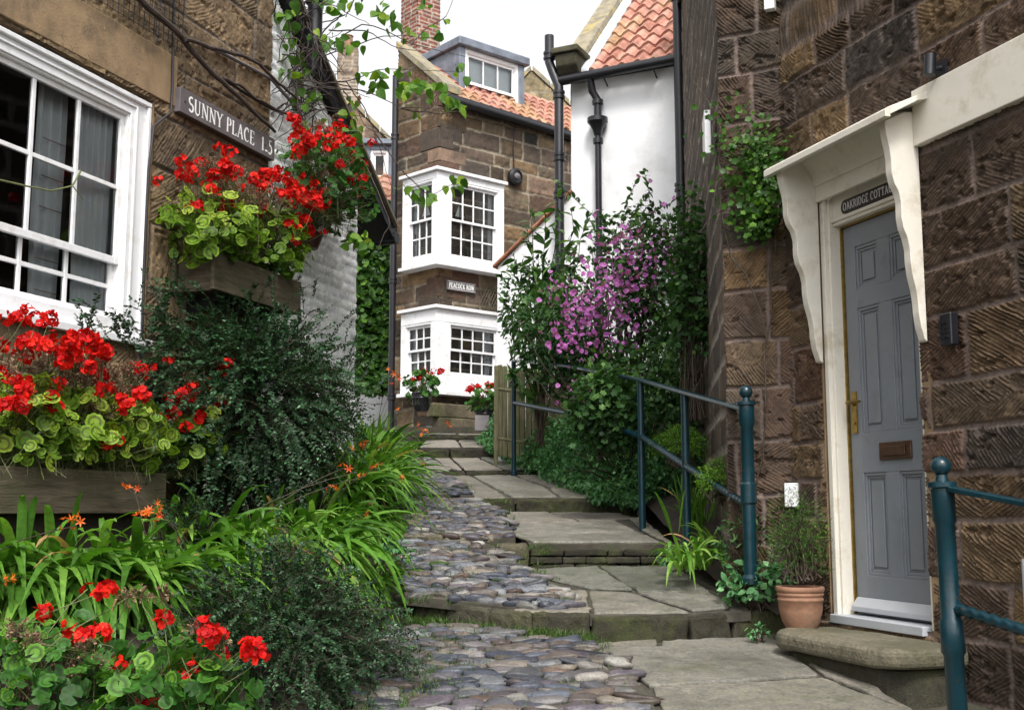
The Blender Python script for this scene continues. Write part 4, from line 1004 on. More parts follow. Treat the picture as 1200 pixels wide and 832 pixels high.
def hitz(u, v, plane):
    """intersection of a pixel's ray with a plane given by three points"""
    p0, p1, p2 = plane; n = np.cross(p1-p0, p2-p0); r = ray(u, v); e = np.array([0, 0, EYE])
    return e+r*(np.dot(p0-e, n)/np.dot(r, n))
def subdiv_poly(poly, seed, step=.09, jit=.008):
    rng = np.random.default_rng(seed); out = []
    for i in range(len(poly)):
        a, b = poly[i], poly[(i+1) % len(poly)]; L = np.linalg.norm(b-a); n = max(1, int(L/step))
        for k in range(n):
            p = a+(b-a)*k/n
            if k: p = p+np.array([*rng.uniform(-jit, jit, 2), rng.uniform(-.003, .003)])
            out.append(p)
    return out
def shrink(poly, g):
    q = np.array(poly); c = (q.max(0)+q.min(0))/2; h = (q.max(0)-q.min(0))/2; k = np.array([1-g/h[0], 1-g/h[1], 1])
    return [c+(p-c)*k for p in q]
PAL_F = [(.17, .16, .135), (.2, .19, .165), (.14, .14, .12), (.19, .175, .15), (.21, .19, .165)]
def flags(name, polys, seed, thick=.024, m='flag', pal=PAL_F, bevel=.014, gap=.004):
    b = MB(vary=.12, seed=seed); rng = random.Random(seed)
    for k, pl in enumerate(polys):
        b.col = rng.choice(pal); tilt = rng.uniform(-.006, .006)
        pl = [p+UPV*(tilt) for p in shrink([np.asarray(p) for p in pl], gap)]
        b.prism(subdiv_poly(pl, seed*31+k), -UPV*thick)
    o = roughen(b.build(name, M[m], None, bevel=bevel, seg=2), 3, .014, .1); return tag(o, kind='structure')
def pl(*a): return [W(*q) for q in a]
# treads: planes through (front left, front right, back)
T0 = pl((600, 832, 4.8), (900, 832, 4.8), (700, 750, 6.25)); T1 = pl((690, 719, 6.3), (900, 716, 6.3), (700, 664, 7.62))
T2 = pl((640, 636, 7.65), (780, 636, 7.65), (650, 598, 9.95)); T3 = pl((600, 583, 10), (740, 583, 10), (600, 555, 12.45))
T4 = pl((560, 550, 12.5), (640, 550, 12.5), (540, 535, 14.15)); T5 = pl((500, 524, 14.2), (580, 524, 14.2), (530, 515, 15.55)); T6 = pl((500, 509, 15.6), (570, 509, 15.6), (530, 500, 17))
OUT = {1: [(690, 752), (930, 743), (1105, 905), (805, 920), (712, 764)], 2: [(600, 716), (692, 718), (812, 715), (880, 712), (828, 664), (790, 662), (600, 666)], 3: [(620, 634.5), (790, 634.5), (742, 601), (590, 601)],
       4: [(560, 581.5), (745, 581.5), (640, 556.5), (522, 557)]}
def tread(name, T, pols, seed, **k):
    if seed in OUT:   # earth and moss packed between the slabs
        b = MB(); b.prism([p-UPV*.018 for p in subdiv_poly([hitz(u, v, T) for u, v in OUT[seed]], seed)], -UPV*.05); tag(b.build('slab_joints', M['joint'], None), kind='structure')
    return flags(name, [[hitz(u, v, T) for u, v in p] for p in pols], seed, **k)
tread('flagstones', T0, [[(712, 762), (905, 745), (960, 790), (760, 802)], [(765, 804), (965, 792), (1090, 840), (1105, 905), (810, 920)], [(905, 744), (932, 742), (1050, 820), (1075, 834), (965, 790)],
                         [(690, 754), (770, 749), (770, 757), (692, 764)], [(775, 749), (925, 741), (900, 744), (775, 757)]], 1)
tread('flagstones', T1, [[(695, 716), (690, 690), (740, 693), (808, 715)], [(690, 688), (600, 668), (700, 663), (742, 690)], [(702, 662), (790, 662), (828, 688), (748, 692)], [(748, 694), (830, 690), (856, 710), (812, 714)], [(596, 700), (640, 690), (688, 692), (692, 717), (600, 717)]], 2)
tread('flagstones', T2, [[(622, 634), (602, 627), (748, 622), (778, 634)], [(600, 626), (596, 613), (722, 609), (748, 621)], [(594, 612), (590, 600), (640, 599), (680, 609.5)], [(642, 599), (730, 600), (745, 606), (684, 609.5)], [(750, 621), (735, 607), (752, 606), (790, 634), (780, 634)]], 3, gap=.02)
tread('flagstones', T3, [[(600, 581), (553, 557), (600, 556), (640, 570), (655, 581)], [(602, 556), (640, 556), (700, 572), (645, 570)], [(657, 581), (642, 571), (702, 573), (742, 582)], [(556, 582), (520, 557), (550, 557), (596, 582)]], 4, gap=.016)
tread('flagstones', T4, [[(545, 549.5), (530, 536), (560, 536), (590, 549.5)], [(592, 549.5), (563, 536), (580, 536), (640, 549.5)], [(500, 548), (497, 536), (527, 536), (542, 549)]], 5)
tread('flagstones', T5, [[(492, 523.5), (498, 516), (535, 516), (540, 523.5)], [(542, 523.5), (537, 516), (570, 516), (584, 523.5)]], 6)
tread('flagstones', T6, [[(492, 508.5), (500, 498), (530, 498), (535, 508.5)], [(537, 508.5), (532, 498), (575, 498), (600, 508.5)]], 7)
# riser stones
def risers(cuts, T, z_drop, depth, seed, over=.02, m='kerb', col=(.034, .031, .022)):
    """front edge given by pixels on the tread plane; blocks between the cuts"""
    P = [hitz(u, v, T) for u, v in cuts]; b = MB(col, vary=.35, seed=seed)
    for p, q in zip(P[:-1], P[1:]):
        d = norm(q-p); g = d*.006; a, c = p+g, q-g; back = np.array([-d[1], d[0], 0]); back = back if back[1] > 0 else -back
        a, c = a-back*.0-UPV*over, c-UPV*over
        b.prism(subdiv_poly([a, c, c+back*depth, a+back*depth], seed+len(b.v), .1, .012), -UPV*z_drop)
    o = roughen(b.build('step_riser', M[m], None, bevel=.02, seg=2), 4, .03, .07); return tag(o, kind='structure')
risers([(692, 719), (808, 717), (858, 713), (925, 708)], T1, .3, .3, 11)
risers([(484, 702), (520, 707), (572, 714), (622, 719), (692, 720)], T1, .2, .14, 12, over=-.005, col=(.06, .055, .038))
b = MB((.034, .031, .022), vary=.4, seed=4); rr = random.Random(5)     # second step: thin coursed stones under an overhanging slab
pa, pb = hitz(622, 637, T2), hitz(790, 636, T2); d = norm(pb-pa); L = np.linalg.norm(pb-pa); back = np.array([-d[1], d[0], 0])
for k in range(4):
    s = 0; zt = pa[2]-.04-k*.048
    while s < L-.05:
        w = rr.uniform(.1, .3); w = min(w, L-s); q = pa+d*s; q[2] = zt
        b.prism([q+back*rr.uniform(.02, .045), q+d*(w-.008)+back*rr.uniform(.02, .045), q+d*(w-.008)+back*.3, q+back*.3], -UPV*.042); s += w
o = roughen(b.build('step_riser', M['kerb'], None, bevel=.01), 3, .02, .06); tag(o, kind='structure')
b = MB((.08, .072, .05), seed=9)
q = pa-d*.22; b.prism(subdiv_poly([q+UPV*.0, pa-d*.01, pa-d*.01+back*.28, q+back*.26], 77, .08, .015), -UPV*.17); o = roughen(b.build('step_riser', M['kerb'], None, bevel=.035, seg=3), 3, .03, .08); tag(o, kind='structure')
risers([(556, 582), (604, 582), (742, 582), (772, 580)], T3, .2, .25, 13); risers([(476, 581), (520, 581), (556, 582)], T3, .12, .12, 14, over=.01, m='flag', col=(.15, .13, .09))
risers([(545, 550), (642, 550)], T4, .15, .25, 15); risers([(490, 524), (527, 524), (590, 524)], T5, .2, .25, 16); risers([(484, 509), (600, 509)], T6, .2, .25, 17)
# thin kerb across the upper cobbles
KP = pl((470, 634, 7.8), (570, 638, 7.75), (520, 600, 9.3))
risers([(470, 630), (520, 632), (590, 634)], KP, .12, .09, 18, over=-.03, m='flag', col=(.15, .13, .09))
# brick edging
t = MB((.2, .05, .04), seed=3)
for i, (u, v) in enumerate(((818, 664), (832, 672), (846, 683), (858, 690))):
    p = hitz(u, v, T1); a = .9+.25*(i % 2); ax = A([math.cos(-a-.2), math.sin(-a-.2), 0])
    t.obox(p+UPV*.055+A([.03, 0, 0]), ax*.09, A([-ax[1], ax[0], 0])*.045, UPV*.035)
tag(t.build('brick_edging', M['rbrick'], None, origin=hitz(835, 675, T1), bevel=.008), 'loose red bricks edging the bed beside the steps', 'edging')

# cobbled strips ------------------------------------------------------
def ico(n=2):
    import bmesh
    bm = bmesh.new(); bmesh.ops.create_icosphere(bm, subdivisions=n, radius=1)
    v = np.array([p.co for p in bm.verts]); f = np.array([[q.index for q in p.verts] for p in bm.faces]); bm.free(); return v, f
IV, IF = ico(3); IV2, IF2 = ico(2)
PAL_P = [(.038, .043, .06), (.07, .077, .098), (.14, .146, .158), (.068, .056, .066), (.145, .128, .105), (.085, .068, .06), (.055, .06, .078), (.085, .072, .085), (.26, .255, .24), (.095, .066, .052), (.028, .032, .046), (.085, .086, .094), (.12, .115, .1)]
def inside(px, py, poly):
    r = np.zeros(len(px), bool); n = len(poly)
    for i in range(n):
        (x0, y0), (x1, y1) = poly[i], poly[(i+1) % n]
        c = ((y0 > py) != (y1 > py)) & (px < (x1-x0)*(py-y0)/(y1-y0+1e-12)+x0); r ^= c
    return r
def cobbles(plane, pix, seed, big=.19, small=.11, row=.085, lod=3, dens=1.):
    rng = np.random.default_rng(seed); poly3 = [hitz(u, v, plane) for u, v in pix]; poly = [(p[0], p[1]) for p in poly3]
    p0, p1, p2 = plane; n = np.cross(p1-p0, p2-p0); n = n/np.linalg.norm(n); n = n if n[2] > 0 else -n
    zf = lambda x, y: p0[2]-(n[0]*(x-p0[0])+n[1]*(y-p0[1]))/n[2]
    xs = [p[0] for p in poly]; ys = [p[1] for p in poly]; P = []
    y = min(ys)
    while y < max(ys):
        x = min(xs)-rng.random()*.1; rh = row*rng.uniform(.8, 1.25)
        while x < max(xs):
            L = rng.uniform(small, big)*(1.3 if rng.random() < .08 else 1); P.append((x+L/2, y+rh/2+rng.uniform(-.012, .012)+.02*math.sin(x*3+y), L, rh)); x += L*.97
        y += rh*.93
    P = np.array(P); P = P[inside(P[:, 0], P[:, 1], poly)]; P = P[rng.random(len(P)) < dens]
    N_ = len(P); tv, tf = (IV, IF) if lod == 3 else (IV2, IF2)
    S = np.stack([P[:, 2]*.53, P[:, 3]*rng.uniform(.46, .58, N_), rng.uniform(.015, .027, N_)], -1)
    ang = rng.normal(0, .16, N_); tx = rng.normal(0, .08, N_)
    xd = np.stack([np.cos(ang), np.sin(ang), tx], -1); xd = xd-np.outer(xd@n, n)+np.outer(tx, n); up = norm(n+rng.normal(0, .1, (N_, 3)))
    B = basis(xd, up)
    T = np.stack([P[:, 0], P[:, 1], zf(P[:, 0], P[:, 1])+rng.uniform(-.012, .008, N_)], -1)
    t2 = np.sign(tv)*np.abs(tv)**.82; t2 = t2/np.abs(t2).max()
    V, f = scatter(t2, [tf], B, T, S)
    k = len(tv); idx = np.repeat(np.arange(N_), k); loc = np.tile(tv, (N_, 1))
    w = (fbm(loc[:, 0]*1.4+idx*7.7, loc[:, 1]*1.4+loc[:, 2]+idx*3.1, seed)-.5)
    V = V+np.repeat(norm(T*0+n), k, 0)*(w*.014)[:, None]+np.einsum('nij,nj->ni', np.repeat(B, k, 0), loc*np.repeat(S, k, 0))*(w*.5)[:, None]
    c = lerp_pal(PAL_P, np.repeat(rng.random(N_), k))*np.repeat(rng.uniform(.65, 1.3, N_), k)[:, None]*(.8+.4*fbm(loc[:, 2]*6+idx, loc[:, 0]*1.5+idx*3, 5))[:, None]
    o = np_mesh('cobbles', V, f, M['pebble'], None, attrs={'Col': c}); tag(o, kind='structure')
    # bedding earth
    b = MB(); b.prism([p-UPV*.004 for p in subdiv_poly(poly3, seed, .2, .0)], -UPV*.05); o = b.build('cobble_bed', M['joint'], None); tag(o, kind='structure')
    return zf, poly
C0 = pl((600, 832, 4.8), (700, 832, 4.8), (560, 742, 6.3)); C0[2] = C0[2]+UPV*.01
zf0, poly0 = cobbles(C0, [(410, 905), (415, 800), (450, 735), (530, 733), (680, 752), (712, 766), (760, 812), (805, 905)], 1, .22, .09, .064)
C1 = pl((500, 700, 6.6), (676, 719, 6.33), (530, 634, 7.8))
zf1, poly1 = cobbles(C1, [(474, 697), (470, 634), (572, 636), (625, 668), (690, 715), (600, 711)], 2, .19, .08, .048)
C2 = pl((500, 628, 7.95), (580, 630, 7.9), (520, 584, 9.95)); cobbles(C2, [(470, 628), (474, 585), (552, 585), (590, 600), (604, 630)], 3, .18, .09, .052, 2)
C3 = pl((500, 578, 10.1), (550, 580, 10.1), (520, 556, 12.4)); cobbles(C3, [(474, 579), (490, 555), (520, 556), (556, 580)], 4, .16, .1, .09, 2)
C4 = pl((500, 552, 12.6), (540, 552, 12.6), (520, 537, 14.1)); cobbles(C4, [(480, 553), (486, 537), (500, 537), (545, 552)], 5, .17, .1, .1, 2)

# raised beds ----------------------------------------------------------
def bed(name, edge, back, seed, bulge=.1, n=30, k=14):
    """soil sheet lofted from the path edge (list of points) to the wall side"""
    e = np.array(edge); q = np.array(back); t = np.linspace(0, 1, n)
    def samp(a):
        d = np.concatenate([[0], np.cumsum(np.linalg.norm(np.diff(a, axis=0), axis=1))]); d /= d[-1]
        return np.stack([np.interp(t, d, a[:, i]) for i in range(3)], -1)
    a, c = samp(e), samp(q); v = np.linspace(0, 1, k)[:, None, None]
    P = a[None]*(1-v)+c[None]*v; P[..., 2] += bulge*np.sin(v[..., 0]*math.pi)+(fbm(P[..., 0]*6, P[..., 1]*6, seed)-.5)*.07
    o = np_mesh(name, P.reshape(-1, 3), [grid_faces(k, n)], M['soil']); return tag(o, kind='structure')
le_ = [(-.75, 3.0, .3), (-.72, 4.8, .7), (-.62, 6.3, .84), (-.78, 8, 1.14), (-.86, 10, 1.48), (-1.1, 12.5, 1.86), (-1.25, 15.6, 2.42)]
lb_ = [(-3.6, 3.0, .95), (-3.0, 4.8, 1.1), (-2.5, 6.3, 1.25), (-1.9, 8, 1.4), (-1.3, 9.7, 1.7), (-2.4, 12.5, 2.0), (-2.6, 15.6, 2.5)]
bed('flower_bed', le_, lb_, 5)
re_ = [(1.42, 6.28, .95), (1.2, 7.0, 1.08), (1.08, 7.65, 1.3), (1.12, 9, 1.46), (1.08, 10, 1.62), (.42, 12.5, 1.95), (-.18, 14.2, 2.27)]
rb_ = [(1.62, 6.45, 1.0), (1.3, 7.0, 1.14), (1.4, 7.65, 1.4), (1.6, 9, 1.6), (1.7, 10, 1.75), (1.6, 12.5, 2.1), (.6, 14.6, 2.4)]
bed('flower_bed', re_, rb_, 6, .05)
# earth bank carrying the head of the path
b = MB(); b.box((-6, 15.75, 2.0), (5, 26, 2.62)); o = b.build('upper_yard', M['joint'], None); tag(o, kind='structure')
# ============================================================ teal railings
def twisted(pts, r, turns, k=10):
    P = np.array(pts, float); L = np.linalg.norm(np.diff(P, axis=0), axis=1).sum(); n = int(L/.012)
    t = np.linspace(0, 1, n); d = np.concatenate([[0], np.cumsum(np.linalg.norm(np.diff(P, axis=0), axis=1))])/L
    Q = np.stack([np.interp(t, d, P[:, i]) for i in range(3)], -1)[None]
    V, f = tubes(Q, r, k); V = V.reshape(n, k, 3); a = np.arange(k)*2*math.pi/k
    lob = 1+.16*np.cos(2*(a[None]-t[:, None]*turns*2*math.pi*L))
    V = Q[0][:, None]+(V-Q[0][:, None])*lob[..., None]
    return V.reshape(-1, 3), f
def newel(parent, x, y, z0, z1, r, lean=(0, 0)):
    o = A([x, y, z0]); h = z1-z0; ax = A([lean[0], lean[1], 1.])
    b = MB(); b.lathe([(r*1.5, 0), (r*1.5, .03), (r, .05), (r, h*.42), (r*1.22, h*.43), (r*1.22, h*.53), (r, h*.54), (r, h*.84), (r*1.2, h*.85), (r*1.2, h*.955), (r*1.5, h*.96), (r*1.5, h*.975), (r*.7, h*.98), (r*.6, h)], o, 20, axis=ax)
    p = b.build('newel_post', M['teal'], parent, smooth=True, sharp=35)
    b = MB(); t = o+norm(ax)*(h+r*.9); b.lathe([(r*1.05*math.sin(math.radians(q)), -r*1.05*math.cos(math.radians(q))) for q in range(10, 181, 17)], t, 20, axis=ax)
    b.build('finial', M['teal'], p, smooth=True)
def zpx(v, y): return W(600, v, y)[2]
t = thing('handrail', (1.3, 6.4, 1.0), 'long teal iron handrail climbing beside the steps from a ball-topped post', 'handrail')
newel(t, 1.305, 6.4, 1.1, zpx(466, 6.4), .036)
ln = [(875, 6.4), (804, 7.5), (752, 8.5), (665, 10.4), (602, 12.2)]
xy = [((u-600)/1350*y*.995, y) for u, y in ln]
zt = [zpx(482, 6.4), zpx(462, 7.5), zpx(447, 8.5), zpx(430.5, 10.4), zpx(424, 12.2)]; zl = [zpx(592, 6.4), zpx(546, 7.5), zpx(511, 8.5), zpx(484, 10.4), zpx(472, 12.2)]
for (x_, y_), z in [q for k_, q in enumerate(zip(xy, zt)) if k_ in (1, 2, 4)]:
    b = MB(); b.tube([(x_, y_, gz_(y_)-.05), (x_, y_, z)], .026, 14); b.lathe([(.03, 0), (.036, .005), (.036, .05), (.03, .055)], (x_, y_, gz_(y_)+.06), 14)
    b.build('post', M['teal'], t, smooth=True)
b = MB()
P = [A([x_, y_, z]) for (x_, y_), z in zip(xy, zt)]
for p, q in zip(P[:-1], P[1:]):
    d = norm(q-p); sd = norm(np.cross(d, UPV)); b.obox((p+q)/2+UPV*.012, (q-p)/2+d*.012, sd*.026, np.cross(sd, d)*.012)
b.build('top_rail', M['teal'], t, bevel=.006)
V, f = twisted([A([x_, y_, z]) for (x_, y_), z in zip(xy, zl)], .021, 9); np_mesh('lower_rail', V, f, M['teal'], t)
t = thing('handrail', (1.65, 4.5, .6), 'teal iron railing running down past the doorstep, with a rope-twist lower bar', 'handrail')
newel(t, 1.70, 4.52, .45, zpx(556, 4.5), .037, (-.02, 0))
e0, e1 = A([1.69, 4.5, zpx(572, 4.5)]), A([2.0, 3.75, zpx(572, 4.5)-.13])
b = MB(); d = norm(e1-e0); sd = norm(np.cross(d, UPV)); b.obox((e0+e1)/2, (e1-e0)/2, sd*.024, np.cross(sd, d)*.011); b.build('top_rail', M['teal'], t, bevel=.006)
zz = zpx(712, 4.5); V, f = twisted([A([1.70, 4.5, zz]), A([2.0, 3.75, zz-.13])], .021, 9); np_mesh('lower_rail', V, f, M['teal'], t)
b = MB(); b.tube([A([2.0, 3.75, .3]), A([2.0, 3.75, e1[2]])], .028, 14); b.build('post', M['teal'], t, smooth=True)
s, z = FR.hit(1199, 655, .06)
b = MB(); b.tube([FR.pt(s-.02, z, .06), FR.pt(s-.02, z-.4, .06)], .022, 10); tag(b.build('waste_pipe', M['greyl'], None, origin=FR.pt(s-.02, z-.4, .06), smooth=True), 'pale plastic pipe low on the stone beside the near railing', 'pipe')

# ============================================================ picket fence
t = thing('picket_fence', (.6, 11.4, 2.), 'old greenish timber picket fence behind the railing and mallow bush', 'fence')
FP = [((583, 13.1), 3.12, 2.1), ((660, 12.6), 2.98, 1.95), ((745, 11.8), 2.75, 1.8), ((828, 10.3), 2.5, 1.6)]
pp = [A([(q[0]-600)/1350*q[1], q[1], 0]) for q, a, c in FP]; L = np.concatenate([[0], np.cumsum([np.linalg.norm(pp[i+1]-pp[i]) for i in range(3)])])
rr = random.Random(2); s = 0.
fx = lambda s: A([np.interp(s, L, [p[i] for p in pp]) for i in range(3)]); ftop = lambda s: np.interp(s, L, [a for q, a, c in FP]); fbot = lambda s: np.interp(s, L, [c for q, a, c in FP])
while s < L[-1]:
    w = rr.uniform(.055, .075); p = fx(s); d = norm(fx(min(s+.1, L[-1]))-fx(max(0, s-.05))); n_ = A([d[1], -d[0], 0]); n_ = n_ if n_[1] < 0 else -n_
    z0, z1 = fbot(s), ftop(s)+rr.uniform(-.025, .02); a = p+d*w*.5
    b = MB(); b.prism([p+UPV*z0, p+d*w+UPV*z0, p+d*w+UPV*(z1-.02), p+d*w*.8+UPV*z1, p+d*w*.2+UPV*z1, p+UPV*(z1-.02)], n_*.018); b.build('picket', M['fence'], t)
    s += w+rr.uniform(.008, .02)
for k in (.2, .75):
    b = MB()
    for i in range(3): b.tube([pp[i]+UPV*(FP[i][2]+k*(FP[i][1]-FP[i][2])), pp[i+1]+UPV*(FP[i+1][2]+k*(FP[i+1][1]-FP[i+1][2]))], .028, 6)
    b.build('rail', M['fence'], t)
b = MB(); b.box((pp[0][0]-.04, pp[0][1]-.04, 1.9), (pp[0][0]+.01, pp[0][1]+.03, 3.13)); b.build('post', M['fence'], t, bevel=.008)

# ============================================================ pots and small things
def pot(c, r, h, label, m='terra'):
    t = thing('plant_pot', c, label, 'plant pot'); b = MB()
    b.lathe([(r*.62, 0), (r*.8, h*.18), (r*.93, h*.45), (r*.95, h*.66), (r*.99, h*.68), (r*.99, h*.72), (r*.95, h*.74), (r*.96, h*.78), (r*1.0, h*.8), (r*1.0, h*.84), (r*.96, h*.86), (r*1.03, h*.9), (r*1.05, h*.95), (r*1.02, h), (r*.88, h), (r*.85, h*.86), (.0, h*.86)], c, 32)
    b.build('body', M[m], t, smooth=True, sharp=60)
    b = MB(); b.lathe([(r*.84, h*.84), (r*.5, h*.9), (0, h*.91)], c, 24); b.build('soil', M['soil'], t, smooth=True); return t
pc = W(939, 737, 6.02); pot(pc, .118, .215, 'ribbed terracotta pot by the doorstep holding a small wispy shrub')
pa2 = W(494, 482, 14.9); pot(pa2, .13, .24, 'small dark pot of red geraniums below the left corner of the lower bay', 'black')
pb2 = W(568, 498, 14.9); pot(pb2, .12, .2, 'small pot of red geraniums below the right end of the lower bay', 'black')
b = MB(); q = W(565, 505, 14.5); b.obox(q+UPV*.1, A([.09, .02, 0]), A([0, .012, -.003]), A([0, .03, .1])); tag(b.build('slate_board', M['slate'], None, origin=q, bevel=.004), 'small pale slate leaning at the foot of the bay cottage', 'slate')
b = MB((.12, .1, .07), vary=.4)   # low rough stone planter under the bay
rr = random.Random(7)
for i in range(7):
    for k in range(2):
        p = FCR.pt(-.15+i*.21-(.1 if k else 0), 2.62+k*.2, .32)
        b.obox(p+UPV*.1, FCR.d*rr.uniform(.11, .12), FCR.n*.09, UPV*.1)
tag(b.build('stone_planter', M['kerb'], None, origin=FCR.pt(.4, 2.6, .3), bevel=.02), 'low dark rubble planter under the lower bay window', 'planter')
b = MB(); s0 = FL.hit(345, 290, .1); c = FL.pt(s0[0]+.16, s0[1]+.02, .14)
b.lathe([(.06, 0), (.095, .09), (.1, .12), (.09, .12), (.07, .08)], c, 20); t = thing('wall_pot', c, 'dark red pot on the white brick gable overflowing with red geraniums', 'plant pot')
b.build('body', m_plain('dark_red_glaze', (.05, .014, .013), .4, .2), t, smooth=True)
# ============================================================ plants
R0 = np.random.default_rng(2024)
LEAF = (A([[0, 0, 0], [.42, -.3, .07], [1, 0, -.06], [.5, 0, -.01], [.42, .3, .07]], ), [A([[0, 1, 2, 3], [0, 3, 2, 4]])])
def leaf_grid(ws, fold=.12, droop=.25, n=5):
    v = []; 
    for i in range(n):
        t = i/(n-1); w = ws[i]/2; z = -droop*t*t
        v += [(t, -w, z+fold*w*2), (t, 0, z), (t, w, z+fold*w*2)]
    f = []
    for i in range(n-1): f += [(i*3, (i+1)*3, (i+1)*3+1, i*3+1), (i*3+1, (i+1)*3+1, (i+1)*3+2, i*3+2)]
    return A(v), [A(f)]
L_MED = leaf_grid([.06, .42, .5, .34, .02]); L_HEART = leaf_grid([.5, .82, .72, .42, .02], .1, .2); L_LONG = leaf_grid([.03, .26, .3, .2, .01], .15, .35)
def lobed(n=15, lobes=5, depth=.35, cup=.1):
    v = [(0, 0, 0)]; 
    for i in range(n):
        a = 2*math.pi*i/n; r = 1-depth*(.5-.5*math.cos(lobes*a)); v.append((.45+.5*r*math.cos(a), .5*r*math.sin(a), cup*(r-.5)))
    v[0] = (.45, 0, -.04); return A(v), [A([[0, 1+i, 1+(i+1) % n] for i in range(n)])]
L_IVY = lobed(); L_LOBE = lobed(18, 6, .42, .15)
def ger_leaf(n=22):
    v, ring = [(0, 0, 0)], [0.]
    for r, z in ((.45, .02), (.75, .1), (1., .12)):
        for i in range(n):
            a = math.radians(14)+(2*math.pi-math.radians(28))*i/(n-1); sc = 1+(.06*math.cos(a*8) if r == 1 else 0)
            v.append((r*sc*math.cos(a+math.pi), r*sc*math.sin(a+math.pi), z+.05*math.sin(3*a)*r+(.05*math.cos(8*a)*r if r > .7 else 0))); ring.append(r)
    t = A([[0, 1+i, 2+i] for i in range(n-1)]); q = []
    for k in range(2):
        for i in range(n-1): q.append((1+k*n+i, 1+(k+1)*n+i, 2+(k+1)*n+i, 2+k*n+i))
    return A(v), [t, A(q)], A(ring)
GLV, GLF, GLR = ger_leaf()
def rdir(n, rng): return norm(rng.normal(0, 1, (n, 3)))
def leaves(T, X, UPd, size, tmpl, rng, tint, wid=None):
    n = len(T); S = np.broadcast_to(size, (n,)).astype(float)
    if wid is not None: S = np.stack([S, S*wid, S], -1)
    V, f = scatter(tmpl[0], tmpl[1], basis(X, UPd), T, S); k = len(tmpl[0])
    return V, f, {'tint': np.repeat(tint, k)}
def put(name, parts, m, parent=None, origin=None, kind=None, smooth=True):
    V, f, a = merge(parts); o = np_mesh(name, V, f, M[m], parent, origin, attrs=a, smooth=smooth)
    if kind: o['kind'] = kind
    return o
def poly_at(P, t):
    """P (N,K,3), t (N,J) in 0..1 -> points and tangents (N,J,3)"""
    K = P.shape[1]; x = np.clip(t, 0, .9999)*(K-1); i = x.astype(int); f = (x-i)[..., None]; r = np.arange(len(P))[:, None]
    return P[r, i]*(1-f)+P[r, i+1]*f, norm(P[r, i+1]-P[r, i])
def arcs(start, d, L, droop, rng, K=7, wob=.04):
    t = np.linspace(0, 1, K)[None, :, None]; L = np.broadcast_to(L, (len(start),))[:, None, None]; dr = np.broadcast_to(droop, (len(start),))[:, None, None]
    P = start[:, None]+d[:, None]*L*t-UPV*dr*L*t*t
    w = np.cumsum(rng.normal(0, wob, P.shape), 1)*L*.35; w[:, 0] = 0
    return P+w

# --- cotoneaster: fine dark leaves set in two ranks along arching twigs
def cotoneaster(label, c, ax, nsp, rng, leaf=.017, L=(.25, .5), per=40, droop=.35, extra=None, bias=(0, 0, .15), shell=(.35, .95)):
    c = A(c); ax = A(ax)
    t = thing('cotoneaster', c-A([0, 0, .4]), label, 'shrub')
    u = rdir(nsp, rng); rad = rng.uniform(shell[0], shell[1], nsp)[:, None]; lump = .8+.4*vnoise(u[:, 0]*2.2+5, u[:, 1]*2.2+u[:, 2]*2.2, 3)[:, None]
    st = c+(u*rad*lump)@ax
    d = norm(norm(u@ax)*.9+rng.normal(0, .45, (nsp, 3))+A(bias)); Ls = rng.uniform(*L, nsp)
    if extra is not None: st = np.concatenate([st, extra[0]]); d = np.concatenate([d, norm(extra[1])]); Ls = np.concatenate([Ls, extra[2]])
    n = len(st); P = arcs(st, d, Ls, droop*rng.uniform(.4, 1.4, n), rng)
    put('twigs', [(*tubes(P, np.linspace(.0022, .0007, P.shape[1]), 3), {})], 'stem', t)
    tt = np.linspace(.06, 1, per)[None]+rng.uniform(-.01, .01, (n, per)); pos, tan = poly_at(P, tt)
    side = norm(np.cross(tan, norm(UPV+rng.normal(0, .4, (n, 1, 3))))); sg = np.where(np.arange(per) % 2, 1., -1.)[None, :, None]
    X = norm(side*sg*.9+tan*.55+rng.normal(0, .25, pos.shape)); up = norm(np.cross(tan, side)*-1+rng.normal(0, .35, pos.shape)); up = np.where(up[..., 2:] < 0, -up, up)
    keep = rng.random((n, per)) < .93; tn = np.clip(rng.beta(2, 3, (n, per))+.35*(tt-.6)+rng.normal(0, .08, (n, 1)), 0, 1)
    k = keep.ravel(); sz = leaf*rng.uniform(.7, 1.2, (n, per))
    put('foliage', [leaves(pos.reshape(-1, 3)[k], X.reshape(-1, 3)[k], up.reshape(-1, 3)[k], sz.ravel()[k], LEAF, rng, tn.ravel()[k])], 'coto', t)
    # tangle of bare wood inside
    u2 = rdir(70, rng); P2 = arcs(np.repeat(c[None]-A([0, 0, .35]), 70, 0)+rng.normal(0, .12, (70, 3))@ax, norm(u2@ax+UPV*.3), .55, .2, rng, 6, .08)
    put('branches', [(*tubes(P2, np.linspace(.008, .003, 6), 4), {})], 'stem', t)
    return t
axW = lambda a, z, o: [FL.d*a, FL.n*o, UPV*z]
cs = FL.pt(1.7, 2.2, .45)
ex = [[], [], []]
for (u, v, n_) in ((150, 385, 9), (120, 380, 7), (190, 360, 8), (230, 345, 6), (110, 355, 3), (400, 400, 10), (300, 350, 8), (350, 350, 8), (415, 440, 8)):
    for i in range(n_):
        s_, z_ = FL.hit(u+R0.normal(0, 12), v+20+R0.normal(0, 8), .35); ex[0].append(FL.pt(s_, z_, R0.uniform(.2, .5)))
        ex[1].append(UPV*R0.uniform(.5, 1.)+FL.d*(R0.normal(-.3 if u < 250 else .2, .4))+FL.n*R0.normal(.15, .2)); ex[2].append(R0.uniform(.25, .42))
cotoneaster('big dark cotoneaster with tiny leaves spilling along the wall under the window box', cs, axW(1.04, .52, .42), 1900, R0, leaf=.026, extra=[A(x) for x in ex], per=34, L=(.18, .42))
